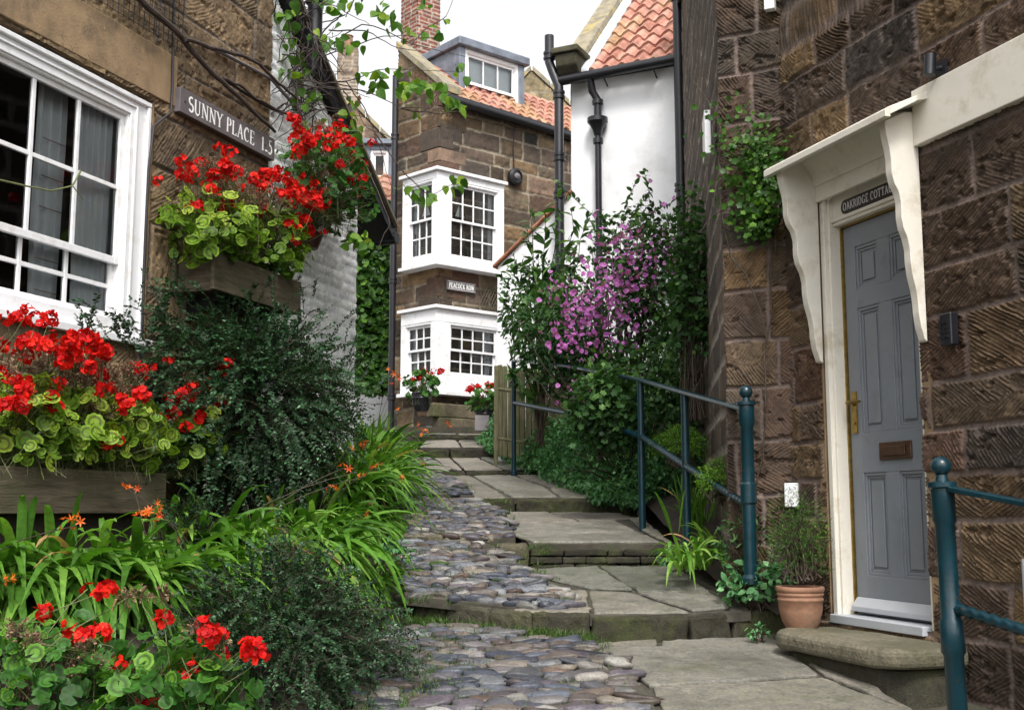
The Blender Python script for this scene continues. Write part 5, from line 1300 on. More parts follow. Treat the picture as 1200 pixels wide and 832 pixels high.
cotoneaster('low dark cotoneaster mound with tiny leaves beside the lowest cobbles', W(325, 785, 5.1)+A([0, .15, 0]), [A([.5, 0, 0]), A([0, .65, 0]), A([0, 0, .48])], 2900, R0, leaf=.0165, L=(.12, .27), per=32, droop=.45)
cotoneaster('small dark cotoneaster sprig between the strap leaves and the trough', W(225, 640, 5.9), [A([.12, 0, 0]), A([0, .2, 0]), A([0, 0, .22])], 160, R0, leaf=.018, L=(.15, .3), per=30)

# --- geraniums
def floret(rng, n=5, r=.019):
    """five broad overlapping petals in two rings of faces"""
    v, f = [], []
    for i in range(n):
        a = 2*math.pi*i/n+rng.normal(0, .1); k = len(v)
        for (rr, w, z) in ((.12, .1, 0.), (.62, .52, .12), (1., .36, .2)):
            for s in (-1, 0, 1): v.append((rr*r*math.cos(a)-s*w*r*math.sin(a), rr*r*math.sin(a)+s*w*r*math.cos(a), r*(z+.07*(1-abs(s))*rr+rng.normal(0, .04))))
        for q in range(2):
            for s in range(2): f.append((k+q*3+s, k+q*3+3+s, k+q*3+4+s, k+q*3+1+s))
    return A(v), A(f)
def flower_head_mesh(name, rng, nf, R=.038, m='red'):
    parts = []; n = nf; i = np.arange(n)+.5; th = np.arccos(1-1.35*i/n); ph = math.pi*(1+5**.5)*i
    u = np.stack([np.sin(th)*np.cos(ph), np.sin(th)*np.sin(ph), np.cos(th)], -1); u = norm(u+rng.normal(0, .16, u.shape))
    for k in range(n):
        v, f = floret(rng, 5, .0175*rng.uniform(.85, 1.2)); B = basis(rdir(1, rng), u[k:k+1])[0]
        parts.append((v@B.T+u[k]*R*rng.uniform(.85, 1.1)*A([1, 1, .75]), [f], {'tint': np.full(len(v), rng.random())}))
    V, f, a = merge(parts); o = np_mesh(name, V, f, M[m], None, attrs=a); me = o.data; bpy.data.objects.remove(o); return me
HEADS = [flower_head_mesh('flower_head', R0, n, r) for n, r in ((16, .036), (12, .034), (8, .03), (5, .026), (3, .02))]
def seed_mesh(rng):
    """spent umbel: thin stalks with dry bracts"""
    u = norm(rdir(26, rng)+UPV*.7); P = arcs(np.zeros((26, 3)), u, rng.uniform(.02, .042, 26), -.1, rng, 3, .05)
    V, f = tubes(P, A([.0008, .0007, .0006]), 3); parts = [(V, f, {'tint': np.repeat(rng.random(26)*.7, len(V)//26)})]
    e = P[:, -1]; parts.append(leaves(np.repeat(e, 3, 0), norm(np.repeat(u, 3, 0)+rdir(78, rng)*.8), rdir(78, rng), rng.uniform(.008, .016, 78), LEAF, rng, rng.random(78)))
    V, f, a = merge(parts); o = np_mesh('seed_head', V, f, M['dry'], None, attrs=a); me = o.data; bpy.data.objects.remove(o); return me
SEEDS = [seed_mesh(R0) for _ in range(3)]
def inst(me, name, parent, loc, up, sc, rng):
    o = bpy.data.objects.new(name, me); COL.objects.link(o); o.parent = parent
    B = basis(rdir(1, rng), A(up)[None])[0]
    o.matrix_local = Matrix.Translation(Vector(loc)-woff(parent)) @ Matrix(B.tolist()).to_4x4() @ Matrix.Diagonal((sc, sc, sc, 1)); return o
def geranium(label, c, ax, nl, heads, seeds, rng, lr=.042, m='gerL', base=None, group=None, hs=1., cap=(-.35, 1.), cat='flowering plant', name='geranium', tint=0.):
    """c, ax: dome of leaves; heads/seeds: world points of the umbels"""
    c, ax = A(c), A(ax); base = c-ax[2]*.9 if base is None else A(base)
    t = thing(name, base, label, cat, group)
    u = rdir(nl*3, rng); u = u[(u[:, 2] > cap[0]) & (u[:, 2] < cap[1])][:nl]; n = len(u)
    rad = rng.uniform(.55, 1.05, n)[:, None]; T = c+(u*rad*(.85+.35*vnoise(u[:, 0]*2+9, u[:, 1]*2+u[:, 2], 7))[:, None])@ax
    nrm = norm(norm(u@ax)*.7+UPV*.75+rng.normal(0, .3, (n, 3))+A([0, -.35, 0])); S = lr*rng.uniform(.5, 1.15, n)
    V, f = scatter(GLV, GLF, basis(rdir(n, rng), nrm), T, S)
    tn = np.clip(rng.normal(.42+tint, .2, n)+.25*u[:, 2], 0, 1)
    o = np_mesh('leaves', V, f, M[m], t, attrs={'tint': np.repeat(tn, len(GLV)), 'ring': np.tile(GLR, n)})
    rb = base+(rng.normal(0, .3, (n, 3))*A([1, 1, .15]))@ax
    K = 6; s = np.linspace(0, 1, K)[None, :, None]; P = rb[:, None]*(1-s)+T[:, None]*s+UPV*(np.sin(s*math.pi)*.03)+(c-T)[:, None]*0
    heads, seeds = [A(h[:3]) for h in heads], [A(h[:3]) for h in seeds]; H = heads+seeds; parts = [(*tubes(P, .0016, 3), {})]
    if H:
        Hh = A(H); hb = c+(rng.normal(0, .33, (len(Hh), 3)))@ax; hb[:, 2] = np.minimum(hb[:, 2], Hh[:, 2]-.06)
        Q = hb[:, None]*(1-s)+Hh[:, None]*s+UPV*np.sin(s*math.pi)*.02+rng.normal(0, .006, (len(Hh), K, 3)); Q[:, -1] = Hh
        parts.append((*tubes(Q, .0022, 4), {}))
    put('stems', parts, 'gstem', t)
    for h in heads:
        k = rng.integers(0, 3) if rng.random() < .75 else rng.integers(3, 5); inst(HEADS[k], 'flower_head', t, h, norm(UPV*.6+A([0, -.5, 0])+rng.normal(0, .3, 3)), hs*rng.uniform(.85, 1.15), rng)
    for h in seeds: inst(SEEDS[rng.integers(0, 3)], 'seed_head', t, h, norm(UPV+rng.normal(0, .3, 3)), hs*rng.uniform(.9, 1.3), rng)
    return t
def onF(F, u, v, o): return F.pt(*F.hit(u, v, o), o)
def heads_F(F, pts, rng, o=(.25, .6), cl=0):
    r = []
    for u, v in pts:
        r.append(onF(F, u+rng.normal(0, 2), v+rng.normal(0, 2), rng.uniform(*o)))
        for _ in range(rng.poisson(cl)): r.append(onF(F, u+rng.normal(0, 9), v+rng.normal(0, 6), rng.uniform(*o)))
    return r
h1 = [(8, 375), (20, 372), (40, 370), (22, 396), (45, 402), (30, 408), (6, 402), (18, 447), (5, 472), (10, 470), (28, 455), (2, 438)]
h2 = [(60, 408), (75, 400), (90, 405), (100, 396), (108, 408), (118, 410), (125, 413), (95, 417), (84, 413), (70, 412), (103, 432), (60, 472), (64, 466), (70, 440), (112, 425), (78, 424)]
h3 = [(167, 433), (180, 433), (160, 462), (165, 460), (143, 468), (136, 484), (140, 478), (126, 516), (138, 517), (133, 512), (130, 456), (150, 476), (178, 487), (118, 448)]
h4 = [(235, 453), (245, 456), (232, 476), (221, 480), (262, 482), (256, 486), (240, 485), (222, 503), (215, 460), (225, 464), (212, 478), (262, 430), (270, 424), (205, 470), (248, 450)]
s1 = [(25, 420), (10, 430), (40, 440), (50, 430)]; s2 = [(70, 430), (85, 435), (95, 440), (110, 440), (60, 425), (82, 446), (100, 450), (75, 445), (90, 425), (115, 430), (120, 440), (65, 450)]
s3 = [(135, 440), (150, 445), (125, 450), (165, 445), (115, 460), (140, 455), (110, 480), (130, 490), (120, 492), (145, 435), (155, 432)]; s4 = [(205, 455), (215, 450), (225, 490), (230, 495)]
def tg(u, v, o=.36): return onF(FL, u, v, o)
for lab, (u, v), (a, z, o), n, h, s in (('red geranium with yellow-green leaves in the trough, leftmost of its four', (15, 500), (.42, .24, .28), 280, h1, s1),
        ('tall red geranium in the trough with a broad band of heads above dried stalks', (72, 505), (.36, .23, .28), 270, h2, s2),
        ('red geranium in the trough with scattered heads, third along from the photo edge', (132, 510), (.36, .22, .28), 270, h3, s3),
        ('red geranium at the far end of the trough against the dark cotoneaster', (205, 512), (.42, .22, .28), 280, h4, s4)):
    c = tg(u, v); geranium(lab, c, axW(a, z, o), n, heads_F(FL, h, R0, (.3, .65), 1.5), heads_F(FL, s*3, R0, (.25, .55)), R0, lr=.043, base=c-UPV*.24, cap=(-.75, 1), tint=.12)
hb1 = [(213, 188), (222, 196), (188, 212), (258, 190), (262, 238), (270, 211), (282, 221), (265, 213), (258, 206), (308, 246), (272, 246)]
hb2 = [(300, 213), (310, 215), (325, 208), (318, 205), (345, 222), (338, 213), (335, 226), (355, 231), (365, 240), (373, 246), (348, 270), (350, 285), (380, 270), (345, 240), (320, 223), (309, 250), (372, 235)]
sb = [(232, 205), (240, 200), (250, 210), (262, 220), (275, 230), (290, 225), (300, 232), (285, 240), (312, 240), (330, 240), (318, 250), (245, 192), (260, 198), (300, 240), (322, 235), (285, 205)]
geranium('red geranium with many rounded lime leaves at the near end of the weathered window box', tg(245, 268, .26), axW(.36, .25, .28), 260, heads_F(FL, hb1+[(R0.uniform(210, 300), R0.uniform(195, 245)) for _ in range(12)], R0, (.2, .45), .6), heads_F(FL, sb[:10]*4, R0, (.15, .4)), R0, lr=.045, base=tg(250, 300, .2), cap=(-.95, 1), tint=.1)
geranium('red geranium at the far end of the weathered window box, leaves hanging over its front', tg(310, 285, .28), axW(.42, .27, .28), 330, heads_F(FL, hb2+[(R0.uniform(295, 385), R0.uniform(205, 275)) for _ in range(10)], R0, (.2, .5), .8), heads_F(FL, sb[6:]*4, R0, (.15, .4)), R0, lr=.04, base=tg(305, 300, .2), cap=(-.9, 1), tint=-.02)
hc_ = [(345, 142), (350, 150), (358, 158), (375, 147), (385, 160), (395, 173), (410, 168), (420, 190), (365, 165), (356, 176), (390, 194), (402, 205), (424, 226), (383, 172), (345, 163), (372, 180), (408, 195), (415, 205), (400, 160)]
geranium('red geranium spilling from the pot on the white brick gable, with dried stalks', onF(FL, 384, 215, .3), axW(.52, .42, .3), 520, heads_F(FL, hc_+[(R0.uniform(345, 425), R0.uniform(140, 235)) for _ in range(18)], R0, (.25, .6), .6), heads_F(FL, [(R0.uniform(335, 420), R0.uniform(145, 250)) for _ in range(64)], R0, (.15, .45)), R0, lr=.035, m='gerD', base=onF(FL, 358, 262, .2), cap=(-.8, 1))
def wpts(pts, Y, rng, j=.12): return [W(u, v, Y+rng.uniform(-j, j)) for u, v in pts]
f1 = [(103, 690), (125, 692), (51, 717), (84, 746), (97, 745), (118, 741), (80, 735), (145, 772), (135, 785), (140, 778), (68, 818), (2, 820), (82, 812)]
f2 = [(192, 725), (245, 745), (258, 742), (250, 757), (262, 766), (212, 795), (206, 800), (222, 780), (296, 762), (305, 771), (290, 755), (166, 826), (175, 828), (156, 830), (186, 836), (240, 735)]
fs = [(20, 740), (35, 755), (75, 765), (100, 760), (60, 790), (115, 780), (95, 800), (25, 810), (85, 815), (150, 700), (110, 805), (10, 800)]
geranium('front red geranium with many brown seed heads in the corner of the bed', W(60, 815, 4.35), [A([.36, 0, 0]), A([0, .4, 0]), A([0, 0, .26])], 460, wpts(f1, 4.3, R0), wpts(fs*2, 4.3, R0, .2), R0, lr=.034, m='gerD', cap=(-.5, 1), hs=.92)
geranium('front red geranium beside the low cotoneaster mound, with large scarlet heads and broad green leaves', W(205, 822, 4.3), [A([.26, 0, 0]), A([0, .35, 0]), A([0, 0, .24])], 300, wpts(f2, 4.25, R0), wpts([(150, 790), (165, 700), (250, 790), (230, 740), (190, 700), (85, 790), (262, 750)], 4.3, R0), R0, lr=.037, m='gerD', cap=(-.5, 1), hs=1.0)
for c, lab, off in ((pa2, 'bright red geranium in the pot below the left corner of the lower bay', .24), (pb2, 'bright red geranium in the pot below the right end of the lower bay', .2)):
    hh = [c+A([R0.normal(0, .12), R0.normal(-.05, .08), off+.16+R0.uniform(0, .2)]) for _ in range(11)]
    geranium(lab, c+UPV*(off+.06), [A([.24, 0, 0]), A([0, .2, 0]), A([0, 0, .24])], 110, hh, [], R0, lr=.045, m='gerD', cap=(-.4, 1), hs=1.05)

# --- strap leaved clumps
def strap_mesh(start, d, L, w, droop, rng, K=9, tint=None):
    n = len(start); t = np.linspace(0, 1, K); dr = np.broadcast_to(droop, (n,))
    P = start[:, None]+d[:, None]*(L[:, None]*t)[..., None]-UPV*(dr[:, None]*L[:, None]*t**2.2)[..., None]
    P = P+np.cross(d, UPV)[:, None]*(rng.normal(0, .12, n)[:, None]*L[:, None]*t**2)[..., None]
    tan = norm(np.gradient(P, axis=1)); tw = rng.normal(0, .35, (n, 1, 1)); sd = norm(np.cross(tan, UPV+A([.001, .002, 0])))
    nn = np.cross(sd, tan); sd = norm(sd*np.cos(tw)+nn*np.sin(tw)); nn = np.cross(sd, tan)
    pr = np.interp(t, [0, .25, .6, .85, 1], [.55, 1, .9, .5, .03])*.5; Wd = w[:, None]*pr
    V = np.stack([P-sd*Wd[..., None]+nn*Wd[..., None]*.35, P, P+sd*Wd[..., None]+nn*Wd[..., None]*.35], 2).reshape(-1, 3)
    f = []
    for i in range(K-1): f += [(i*3, i*3+3, i*3+4, i*3+1), (i*3+1, i*3+4, i*3+5, i*3+2)]
    F_ = (A(f)[None]+(np.arange(n)*K*3)[:, None, None]).reshape(-1, 4)
    tn = rng.beta(2.2, 2.2, n)*.85 if tint is None else tint
    tn = np.where(rng.random(n) < .03, 1., tn); return V, [F_], {'tint': np.repeat(np.clip(tn, 0, 1), K*3)}
def cro_flower(rng, n=6, r=.03):
    v, f = [], []
    for i in range(n):
        a = 2*math.pi*i/n; k = len(v)
        for (q, w, z) in ((0, .06, 0), (.5, .16, .45), (1., .05, .5)):
            for s in (-1, 1): v.append((q*r*math.cos(a)-s*w*r*math.sin(a), q*r*math.sin(a)+s*w*r*math.cos(a), z*r))
        f += [(k, k+2, k+3, k+1), (k+2, k+4, k+5, k+3)]
    return A(v), A(f)
def cro_mesh(rng, n):
    parts = []
    for k in range(n):
        v, f = cro_flower(rng); u = norm(A([rng.normal(0, .5), rng.normal(-.4, .4), .5])); B = basis(rdir(1, rng), u[None])[0]
        parts.append((v@B.T+A([(k-n/2)*.03, rng.normal(0, .01), rng.normal(0, .012)]), [f], {'tint': np.full(len(v), rng.random())}))
    V, f, a = merge(parts); o = np_mesh('flower_spray', V, f, M['orange'], None, attrs=a); me = o.data; bpy.data.objects.remove(o); return me
CRO = [cro_mesh(R0, k) for k in (1, 2, 3, 4)]
def clump(label, bases, n, L, w, lean, spread, droop, rng, flowers=(), up=.9, name='crocosmia', cat='strap plant', tint=None, m='strap', fs=.78):
    bases = A(bases, ) if not isinstance(bases, np.ndarray) else bases
    c = bases.mean(0); t = thing(name, c, label, cat)
    i = rng.integers(0, len(bases), n); st = bases[i]+rng.normal(0, .05, (n, 3))*A([1, 1, .2])
    d = norm(A(lean)+UPV*up+np.stack([rng.normal(0, spread, n), rng.normal(0, spread, n), rng.normal(0, .12, n)], -1)); Ls = rng.uniform(L[0], L[1], n)
    V, f, a = strap_mesh(st, d, Ls, rng.uniform(w*.6, w*1.2, n), rng.uniform(droop*.5, droop*1.4, n), rng, tint=tint)
    np_mesh('leaves', V, f, M[m], t, attrs=a)
    if len(flowers):
        H = A(flowers); b0 = bases[rng.integers(0, len(bases), len(H))]; s = np.linspace(0, 1, 7)[None, :, None]
        P = b0[:, None]*(1-s)+H[:, None]*s+UPV*np.sin(s*math.pi)*.08
        put('stems', [(*tubes(P, .0022, 4), {})], 'stem', t)
        for h in H: inst(CRO[rng.integers(0, 4)], 'flower_spray', t, h, norm(UPV+rng.normal(0, .3, 3)), fs*rng.uniform(.8, 1.15), rng)
    return t
def line(a, b_, n): return A(a)+(A(b_)-A(a))*np.linspace(0, 1, n)[:, None]
clump('crocosmia with long arching leaves and orange flowers before the left end of the trough', line((-2.5, 4.9, 1.05), (-1.75, 5.5, 1.05), 8), 400, (.65, 1.05), .045, (.3, -.45, 0), .5, .75, R0, wpts([(90, 616), (72, 614), (8, 678), (4, 684)], 4.6, R0))
clump('crocosmia with broad leaves and orange flowers beneath the middle of the trough front', line((-1.85, 5.3, 1.0), (-1.3, 5.9, 1.05), 7), 320, (.6, .95), .046, (.35, -.4, 0), .5, .85, R0, wpts([(178, 607), (165, 604), (156, 572), (143, 570), (185, 600)], 5.5, R0))
clump('lush arching strap plant with glossy leaves spilling over the cobbles beside the low cotoneaster', line((-1.75, 6.0, 1.2), (-1.08, 6.7, 1.15), 9), 400, (.6, .95), .05, (.4, -.45, 0), .42, .85, R0, wpts([(428, 558), (418, 553), (404, 548), (385, 572), (432, 600)], 6.5, R0))
clump('tall crocosmia with orange flowers at the foot of the white brick gable', line((-1.25, 8.4, 1.4), (-1.22, 9.8, 1.6), 8), 430, (.85, 1.3), .042, (.2, -.3, 0), .3, .7, R0, wpts([(468, 482), (470, 490), (492, 497), (488, 505), (496, 508), (512, 478), (455, 432), (463, 444), (495, 543), (450, 470)][::2], 9.0, R0))
clump('dark green crocosmia clump with orange flowers halfway along the path edge', line((-1.4, 7.2, 1.2), (-1.12, 8.4, 1.3), 8), 360, (.6, .9), .042, (.2, -.4, 0), .4, .8, R0, wpts([(428, 520), (440, 548), (470, 560), (410, 525)], 7.8, R0))
clump('thick crocosmia with orange flowers at the head of the bed near the bay cottage', line((-1.4, 10.2, 1.7), (-1.5, 12.6, 2.0), 8), 320, (.7, 1.1), .04, (.15, -.3, 0), .35, .7, R0, wpts([(455, 436), (463, 447), (480, 470), (523, 497), (510, 476), (495, 505)][1::2], 11.0, R0), fs=1.2)
clump('low grassy crocosmia trailing over the mossy kerb on the left', line((-.95, 6.4, .98), (-.72, 7.2, 1.05), 6), 110, (.3, .5), .022, (.35, -.25, 0), .42, .8, R0)
clump('day lily with broad arching leaves below the lower bar of the handrail', line((1.02, 6.95, 1.14), (1.3, 7.25, 1.2), 5), 75, (.3, .55), .026, (-.2, -.3, 0), .42, .7, R0, name='day_lily', tint=R0.uniform(.3, .9, 75))
clump('upright strap-leaved plant behind the middle post of the handrail', line((1.15, 7.6, 1.36), (1.3, 7.9, 1.42), 4), 45, (.3, .5), .022, (-.1, -.2, 0), .25, .3, R0, name='day_lily', tint=R0.uniform(.2, .7, 45))

# --- bushy plants: leaves over lumpy mounds
def mound(name, label, cat, c, ax, n, size, tmpl, m, rng, origin=None, kind=None, wid=None, shell=(.5, 1.05), upw=.5, tint=(2, 2.5), stems=40, lump=.5, cap=-.5, parent=None, part='foliage', out=.8):
    c, ax = A(c), A(ax)
    u = rdir(int(n*2.2), rng); u = u[u[:, 2] > cap][:n]; n = len(u); r = shell[0]+(shell[1]-shell[0])*rng.random(n)**.6
    lp = (1-lump/2)+lump*vnoise(u[:, 0]*2.6+c[0]*3, u[:, 1]*2.6+u[:, 2]*2.6+c[1], 5); T = c+(u*(r*lp)[:, None])@ax
    X = norm(norm(u@ax)*out+rng.normal(0, .7, (n, 3))-UPV*.25); up = norm(UPV*upw+norm(u@ax)*.6+rng.normal(0, .4, (n, 3)))
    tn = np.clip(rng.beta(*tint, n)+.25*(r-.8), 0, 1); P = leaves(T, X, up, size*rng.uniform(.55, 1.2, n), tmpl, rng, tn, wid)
    if kind: return tag(put(name, [P], m, None, origin, kind), None)
    t = parent or thing(name, c-A([0, 0, ax[2][2]]), label, cat)
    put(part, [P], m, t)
    if stems:
        s = T[rng.integers(0, n, stems)]; b0 = c-A([0, 0, 1.])*ax[2][2]+rng.normal(0, .25, (stems, 3))@ax*A([1, 1, 0]); q = np.linspace(0, 1, 6)[None, :, None]
        Q = b0[:, None]*(1-q)+s[:, None]*q+UPV*np.sin(q*math.pi)*ax[2][2]*.12+rng.normal(0, .012, (stems, 6, 3))
        put('stems', [(*tubes(Q, np.linspace(.006, .0015, 6), 4), {})], 'stem', t)
    return t
D3 = lambda a, b_, c_: [A([a, 0, 0]), A([0, b_, 0]), A([0, 0, c_])]
mal = thing('mallow_bush', (1.0, 10.4, 1.8), 'large leafy mallow bush covered in mauve-pink flowers above the handrail', 'flowering shrub')
MC = [(W(712, 478, 8.95), .3, .22, .36, 1500), (W(790, 470, 9.2), .25, .3, .5, 900), (W(680, 425, 11.0), .4, .3, .35, 900), (W(715, 385, 10.6), .62, .5, .62, 2600), (W(770, 330, 10.5), .42, .4, .62, 1500), (W(650, 385, 11.0), .46, .4, .45, 1300), (W(740, 290, 10.8), .4, .35, .4, 700), (W(790, 420, 10.0), .32, .35, .6, 1300), (W(745, 455, 9.9), .5, .35, .36, 900)]
Tm = []
for i, (c, a, b_, z, n) in enumerate(MC):
    u = rdir(n, R0); r = .45+.6*R0.random(n)**.7; lp = .75+.5*vnoise(u[:, 0]*3+i*7, u[:, 1]*3+u[:, 2]*3, 8); T = c+(u*(r*lp)[:, None])*A([a, b_, z])
    X = norm(u*.7+R0.normal(0, .7, (n, 3))-UPV*.3); up = norm(UPV*.5+u*.6+R0.normal(0, .4, (n, 3)))
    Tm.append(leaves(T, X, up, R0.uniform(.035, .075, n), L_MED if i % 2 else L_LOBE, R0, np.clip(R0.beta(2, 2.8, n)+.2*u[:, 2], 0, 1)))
# loose flowering shoots reaching up past the white wall
sh = [((700, 260), (652, 205)), ((730, 260), (745, 208)), ((750, 260), (790, 232)), ((720, 280), (700, 240)), ((770, 280), (800, 225)), ((690, 300), (655, 290)), ((765, 255), (752, 195)), ((735, 300), (690, 262)), ((800, 300), (822, 260)), ((740, 250), (757, 222))]
PP = []
for (a, c) in sh:
    p0, p1 = W(*a, 10.7), W(*c, 10.5+R0.normal(0, .2)); PP.append(arcs(p0[None], norm(p1-p0)[None], float(np.linalg.norm(p1-p0)), .1, R0, 7, .05)[0])
PP = A(PP); pos, tan = poly_at(PP, np.linspace(.1, 1, 26)[None].repeat(len(PP), 0)); pos = pos.reshape(-1, 3); tan = tan.reshape(-1, 3); n = len(pos)
Tm.append(leaves(pos, norm(tan*.5+rdir(n, R0)), norm(UPV+R0.normal(0, .4, (n, 3))), R0.uniform(.04, .085, n), L_MED, R0, R0.beta(2, 2, n)))
put('foliage', Tm, 'mallow', mal)
b0 = A([1.0, 10.4, 1.75]); st = np.concatenate([A([c for c, *_ in MC]).repeat(8, 0)+R0.normal(0, .25, (8*len(MC), 3)), PP[:, 0]]); q = np.linspace(0, 1, 8)[None, :, None]
Q = b0*(1-q)+st[:, None]*q+R0.normal(0, .02, (len(st), 8, 3)); put('stems', [(*tubes(Q, np.linspace(.012, .003, 8), 4), {}), (*tubes(PP, np.linspace(.004, .0015, 7), 4), {})], 'stem', mal)
def mal_flower(rng, nf):
    parts = []
    for k in range(nf):
        v, f = floret(rng, 5, .032*rng.uniform(.8, 1.1)); B = basis(rdir(1, rng), norm(A([rng.normal(0, .5), -.6+rng.normal(0, .4), .5]))[None])[0]
        parts.append((v@B.T+rng.normal(0, .03, 3)*(k > 0), [f], {'tint': np.full(len(v), rng.random())}))
    V, f, a = merge(parts); o = np_mesh('flower', V, f, M['pink'], None, attrs=a); me = o.data; bpy.data.objects.remove(o); return me
MF = [mal_flower(R0, k) for k in (1, 2, 3, 2)]
fp = []
for (u, v, su, sv, n) in ((688, 368, 27, 24, 50), (722, 340, 30, 28, 34), (745, 292, 20, 22, 15), (665, 400, 14, 10, 5), (770, 300, 15, 15, 6), (675, 455, 10, 10, 4)):
    fp += [(R0.normal(u, su), R0.normal(v, sv)) for _ in range(n)]
fp += [(748, 207), (790, 232), (700, 247), (757, 228), (778, 240), (697, 252), (706, 268), (655, 405), (673, 446)]
for (u, v) in fp:
    inst(MF[0], 'flower', mal, W(u, v, 9.95+R0.uniform(-.12, .15)+abs(u-715)*.003), norm(A([R0.normal(0, .5), -.6, .5+R0.normal(0, .3)])), R0.uniform(.6, 1.0), R0)
# the blooms beyond the hundred nearest, as one mass
bv = A([v.co for v in MF[0].vertices]); bf = A([list(p.vertices) for p in MF[0].polygons]); T = []
for (u, v, su, sv, n_) in ((690, 370, 26, 25, 230), (724, 338, 28, 26, 150), (748, 292, 20, 24, 70), (665, 402, 14, 10, 18), (772, 300, 18, 16, 34), (676, 456, 11, 10, 14)):
    T += [W(R0.normal(u, su), R0.normal(v, sv), 9.97+R0.uniform(-.12, .3)) for _ in range(n_)]
T = A(T); n = len(T); V, f = scatter(bv, [bf], basis(rdir(n, R0), norm(A([0, -.6, .5])+R0.normal(0, .45, (n, 3)))), T, R0.uniform(.4, .85, n))
np_mesh('blossom', V, f, M['pink'], mal, attrs={'tint': np.repeat(R0.random(n), len(bv))})['kind'] = 'stuff'
# big pointed leaves left of the mallow
bl = thing('buddleia', (.25, 12.2, 2.1), 'loose shrub with long pointed green leaves before the white lean-to wall', 'shrub')
st = A([W(u, v, 11.6+R0.normal(0, .15)) for u, v in ((602, 300), (622, 270), (640, 250), (655, 232), (672, 245), (690, 255), (630, 320), (610, 350), (660, 290), (600, 400), (645, 330), (680, 285), (620, 240), (596, 440))])
b0 = A([.3, 12.1, 2.2]); PP = b0*(1-q)+st[:, None]*q+A([0, 0, .25])*np.sin(q*math.pi)+R0.normal(0, .02, (len(st), 8, 3))
pos, tan = poly_at(PP, np.linspace(.25, 1, 34)[None].repeat(len(PP), 0)); pos = pos.reshape(-1, 3); tan = tan.reshape(-1, 3); n = len(pos)
put('foliage', [leaves(pos, norm(tan*.5+rdir(n, R0)-UPV*.2), norm(UPV+R0.normal(0, .4, (n, 3))), R0.uniform(.1, .19, n), L_LONG, R0, np.clip(R0.beta(2, 2, n)+.15, 0, 1), 1.2)], 'mallow', bl)
put('stems', [(*tubes(PP, np.linspace(.01, .003, 8), 4), {})], 'stem', bl)
mound('buddleia', 'dense dark green bush between the picket fence and the white lean-to wall', 'shrub', W(630, 365, 12.0), D3(.4, .35, .5), 1100, .075, L_MED, 'mallow', R0)
# ground cover spilling along the right edge of the steps
parts = []
gl = [(1.05, 9.4, 1.46), (.72, 10.2, 1.56), (.47, 11.4, 1.72), (.24, 12.5, 1.9), (-.1, 13.5, 2.1), (-.36, 14.7, 2.32)]
gx = np.linspace(0, 1, 60); gp = np.stack([np.interp(gx*5, np.arange(6), [p[i] for p in gl]) for i in range(3)], -1)
n = 20000; i = R0.integers(0, 60, n); dx_ = R0.uniform(-.08, .6, n); hh_ = .08+.44*sstep(-.08, .28, dx_); T = gp[i]+np.stack([dx_, R0.normal(.0, .12, n), hh_*R0.uniform(.3, 1.05, n)], -1)
T[:, 2] += .14*(vnoise(T[:, 0]*4, T[:, 1]*4, 2)-.4)
o = put('ground_cover', [leaves(T, norm(rdir(n, R0)+A([-.2, -.4, 0])), norm(UPV+R0.normal(0, .35, (n, 3))), R0.uniform(.03, .062, n), L_MED, R0, R0.beta(2, 2.4, n))], 'cover', None, kind='stuff'); tag(o, 'small-leaved green ground cover tumbling over the right edge of the upper steps', 'ground cover')
mound('ivy_plant', 'low trailing ivy with broad leaves between the railing post and the terracotta pot', 'ivy', W(893, 688, 6.45), D3(.22, .14, .13), 330, .055, L_MED, 'cover', R0, wid=1.3)
mound('ivy_plant', 'dark leafy plant under the mallow beside the upright rail', 'ivy', W(715, 500, 10.4), D3(.3, .25, .3), 600, .08, L_LOBE, 'cover', R0)
mound('leafy_shrub', 'small dark-leaved shrub against the stone behind the ball-topped railing post', 'shrub', W(875, 640, 6.55), D3(.16, .1, .2), 320, .04, L_LONG, 'mallow', R0)
mound('bright_bush', 'rounded lime-green feathery bush behind the handrail, the one nearest the ball-topped post', 'bush', W(848, 562, 7.0), D3(.15, .15, .13), 2600, .028, LEAF, 'bright', R0, wid=.35, upw=.8, shell=(.3, 1.05), lump=.3)
mound('bright_bush', 'rounded lime-green feathery bush behind the handrail, the upper one in the shade of the mallow', 'bush', W(797, 523, 8.2), D3(.18, .16, .14), 2600, .03, LEAF, 'bright', R0, wid=.35, upw=.8, shell=(.3, 1.05), lump=.3, tint=(1.5, 3))
mound('ivy_plant', 'low leafy weeds at the foot of the second step riser', 'weed', W(800, 655, 7.3), D3(.14, .12, .07), 130, .035, L_MED, 'cover', R0, stems=8)
mound('potted_shrub', 'wispy little shrub on a bare stem in the ribbed terracotta pot', 'shrub', pc+A([0, 0, .47]), D3(.16, .14, .22), 2300, .03, LEAF, 'ivy', R0, wid=.22, upw=.2, shell=(.15, 1.05), stems=45, cap=-.9, tint=(2.6, 2))
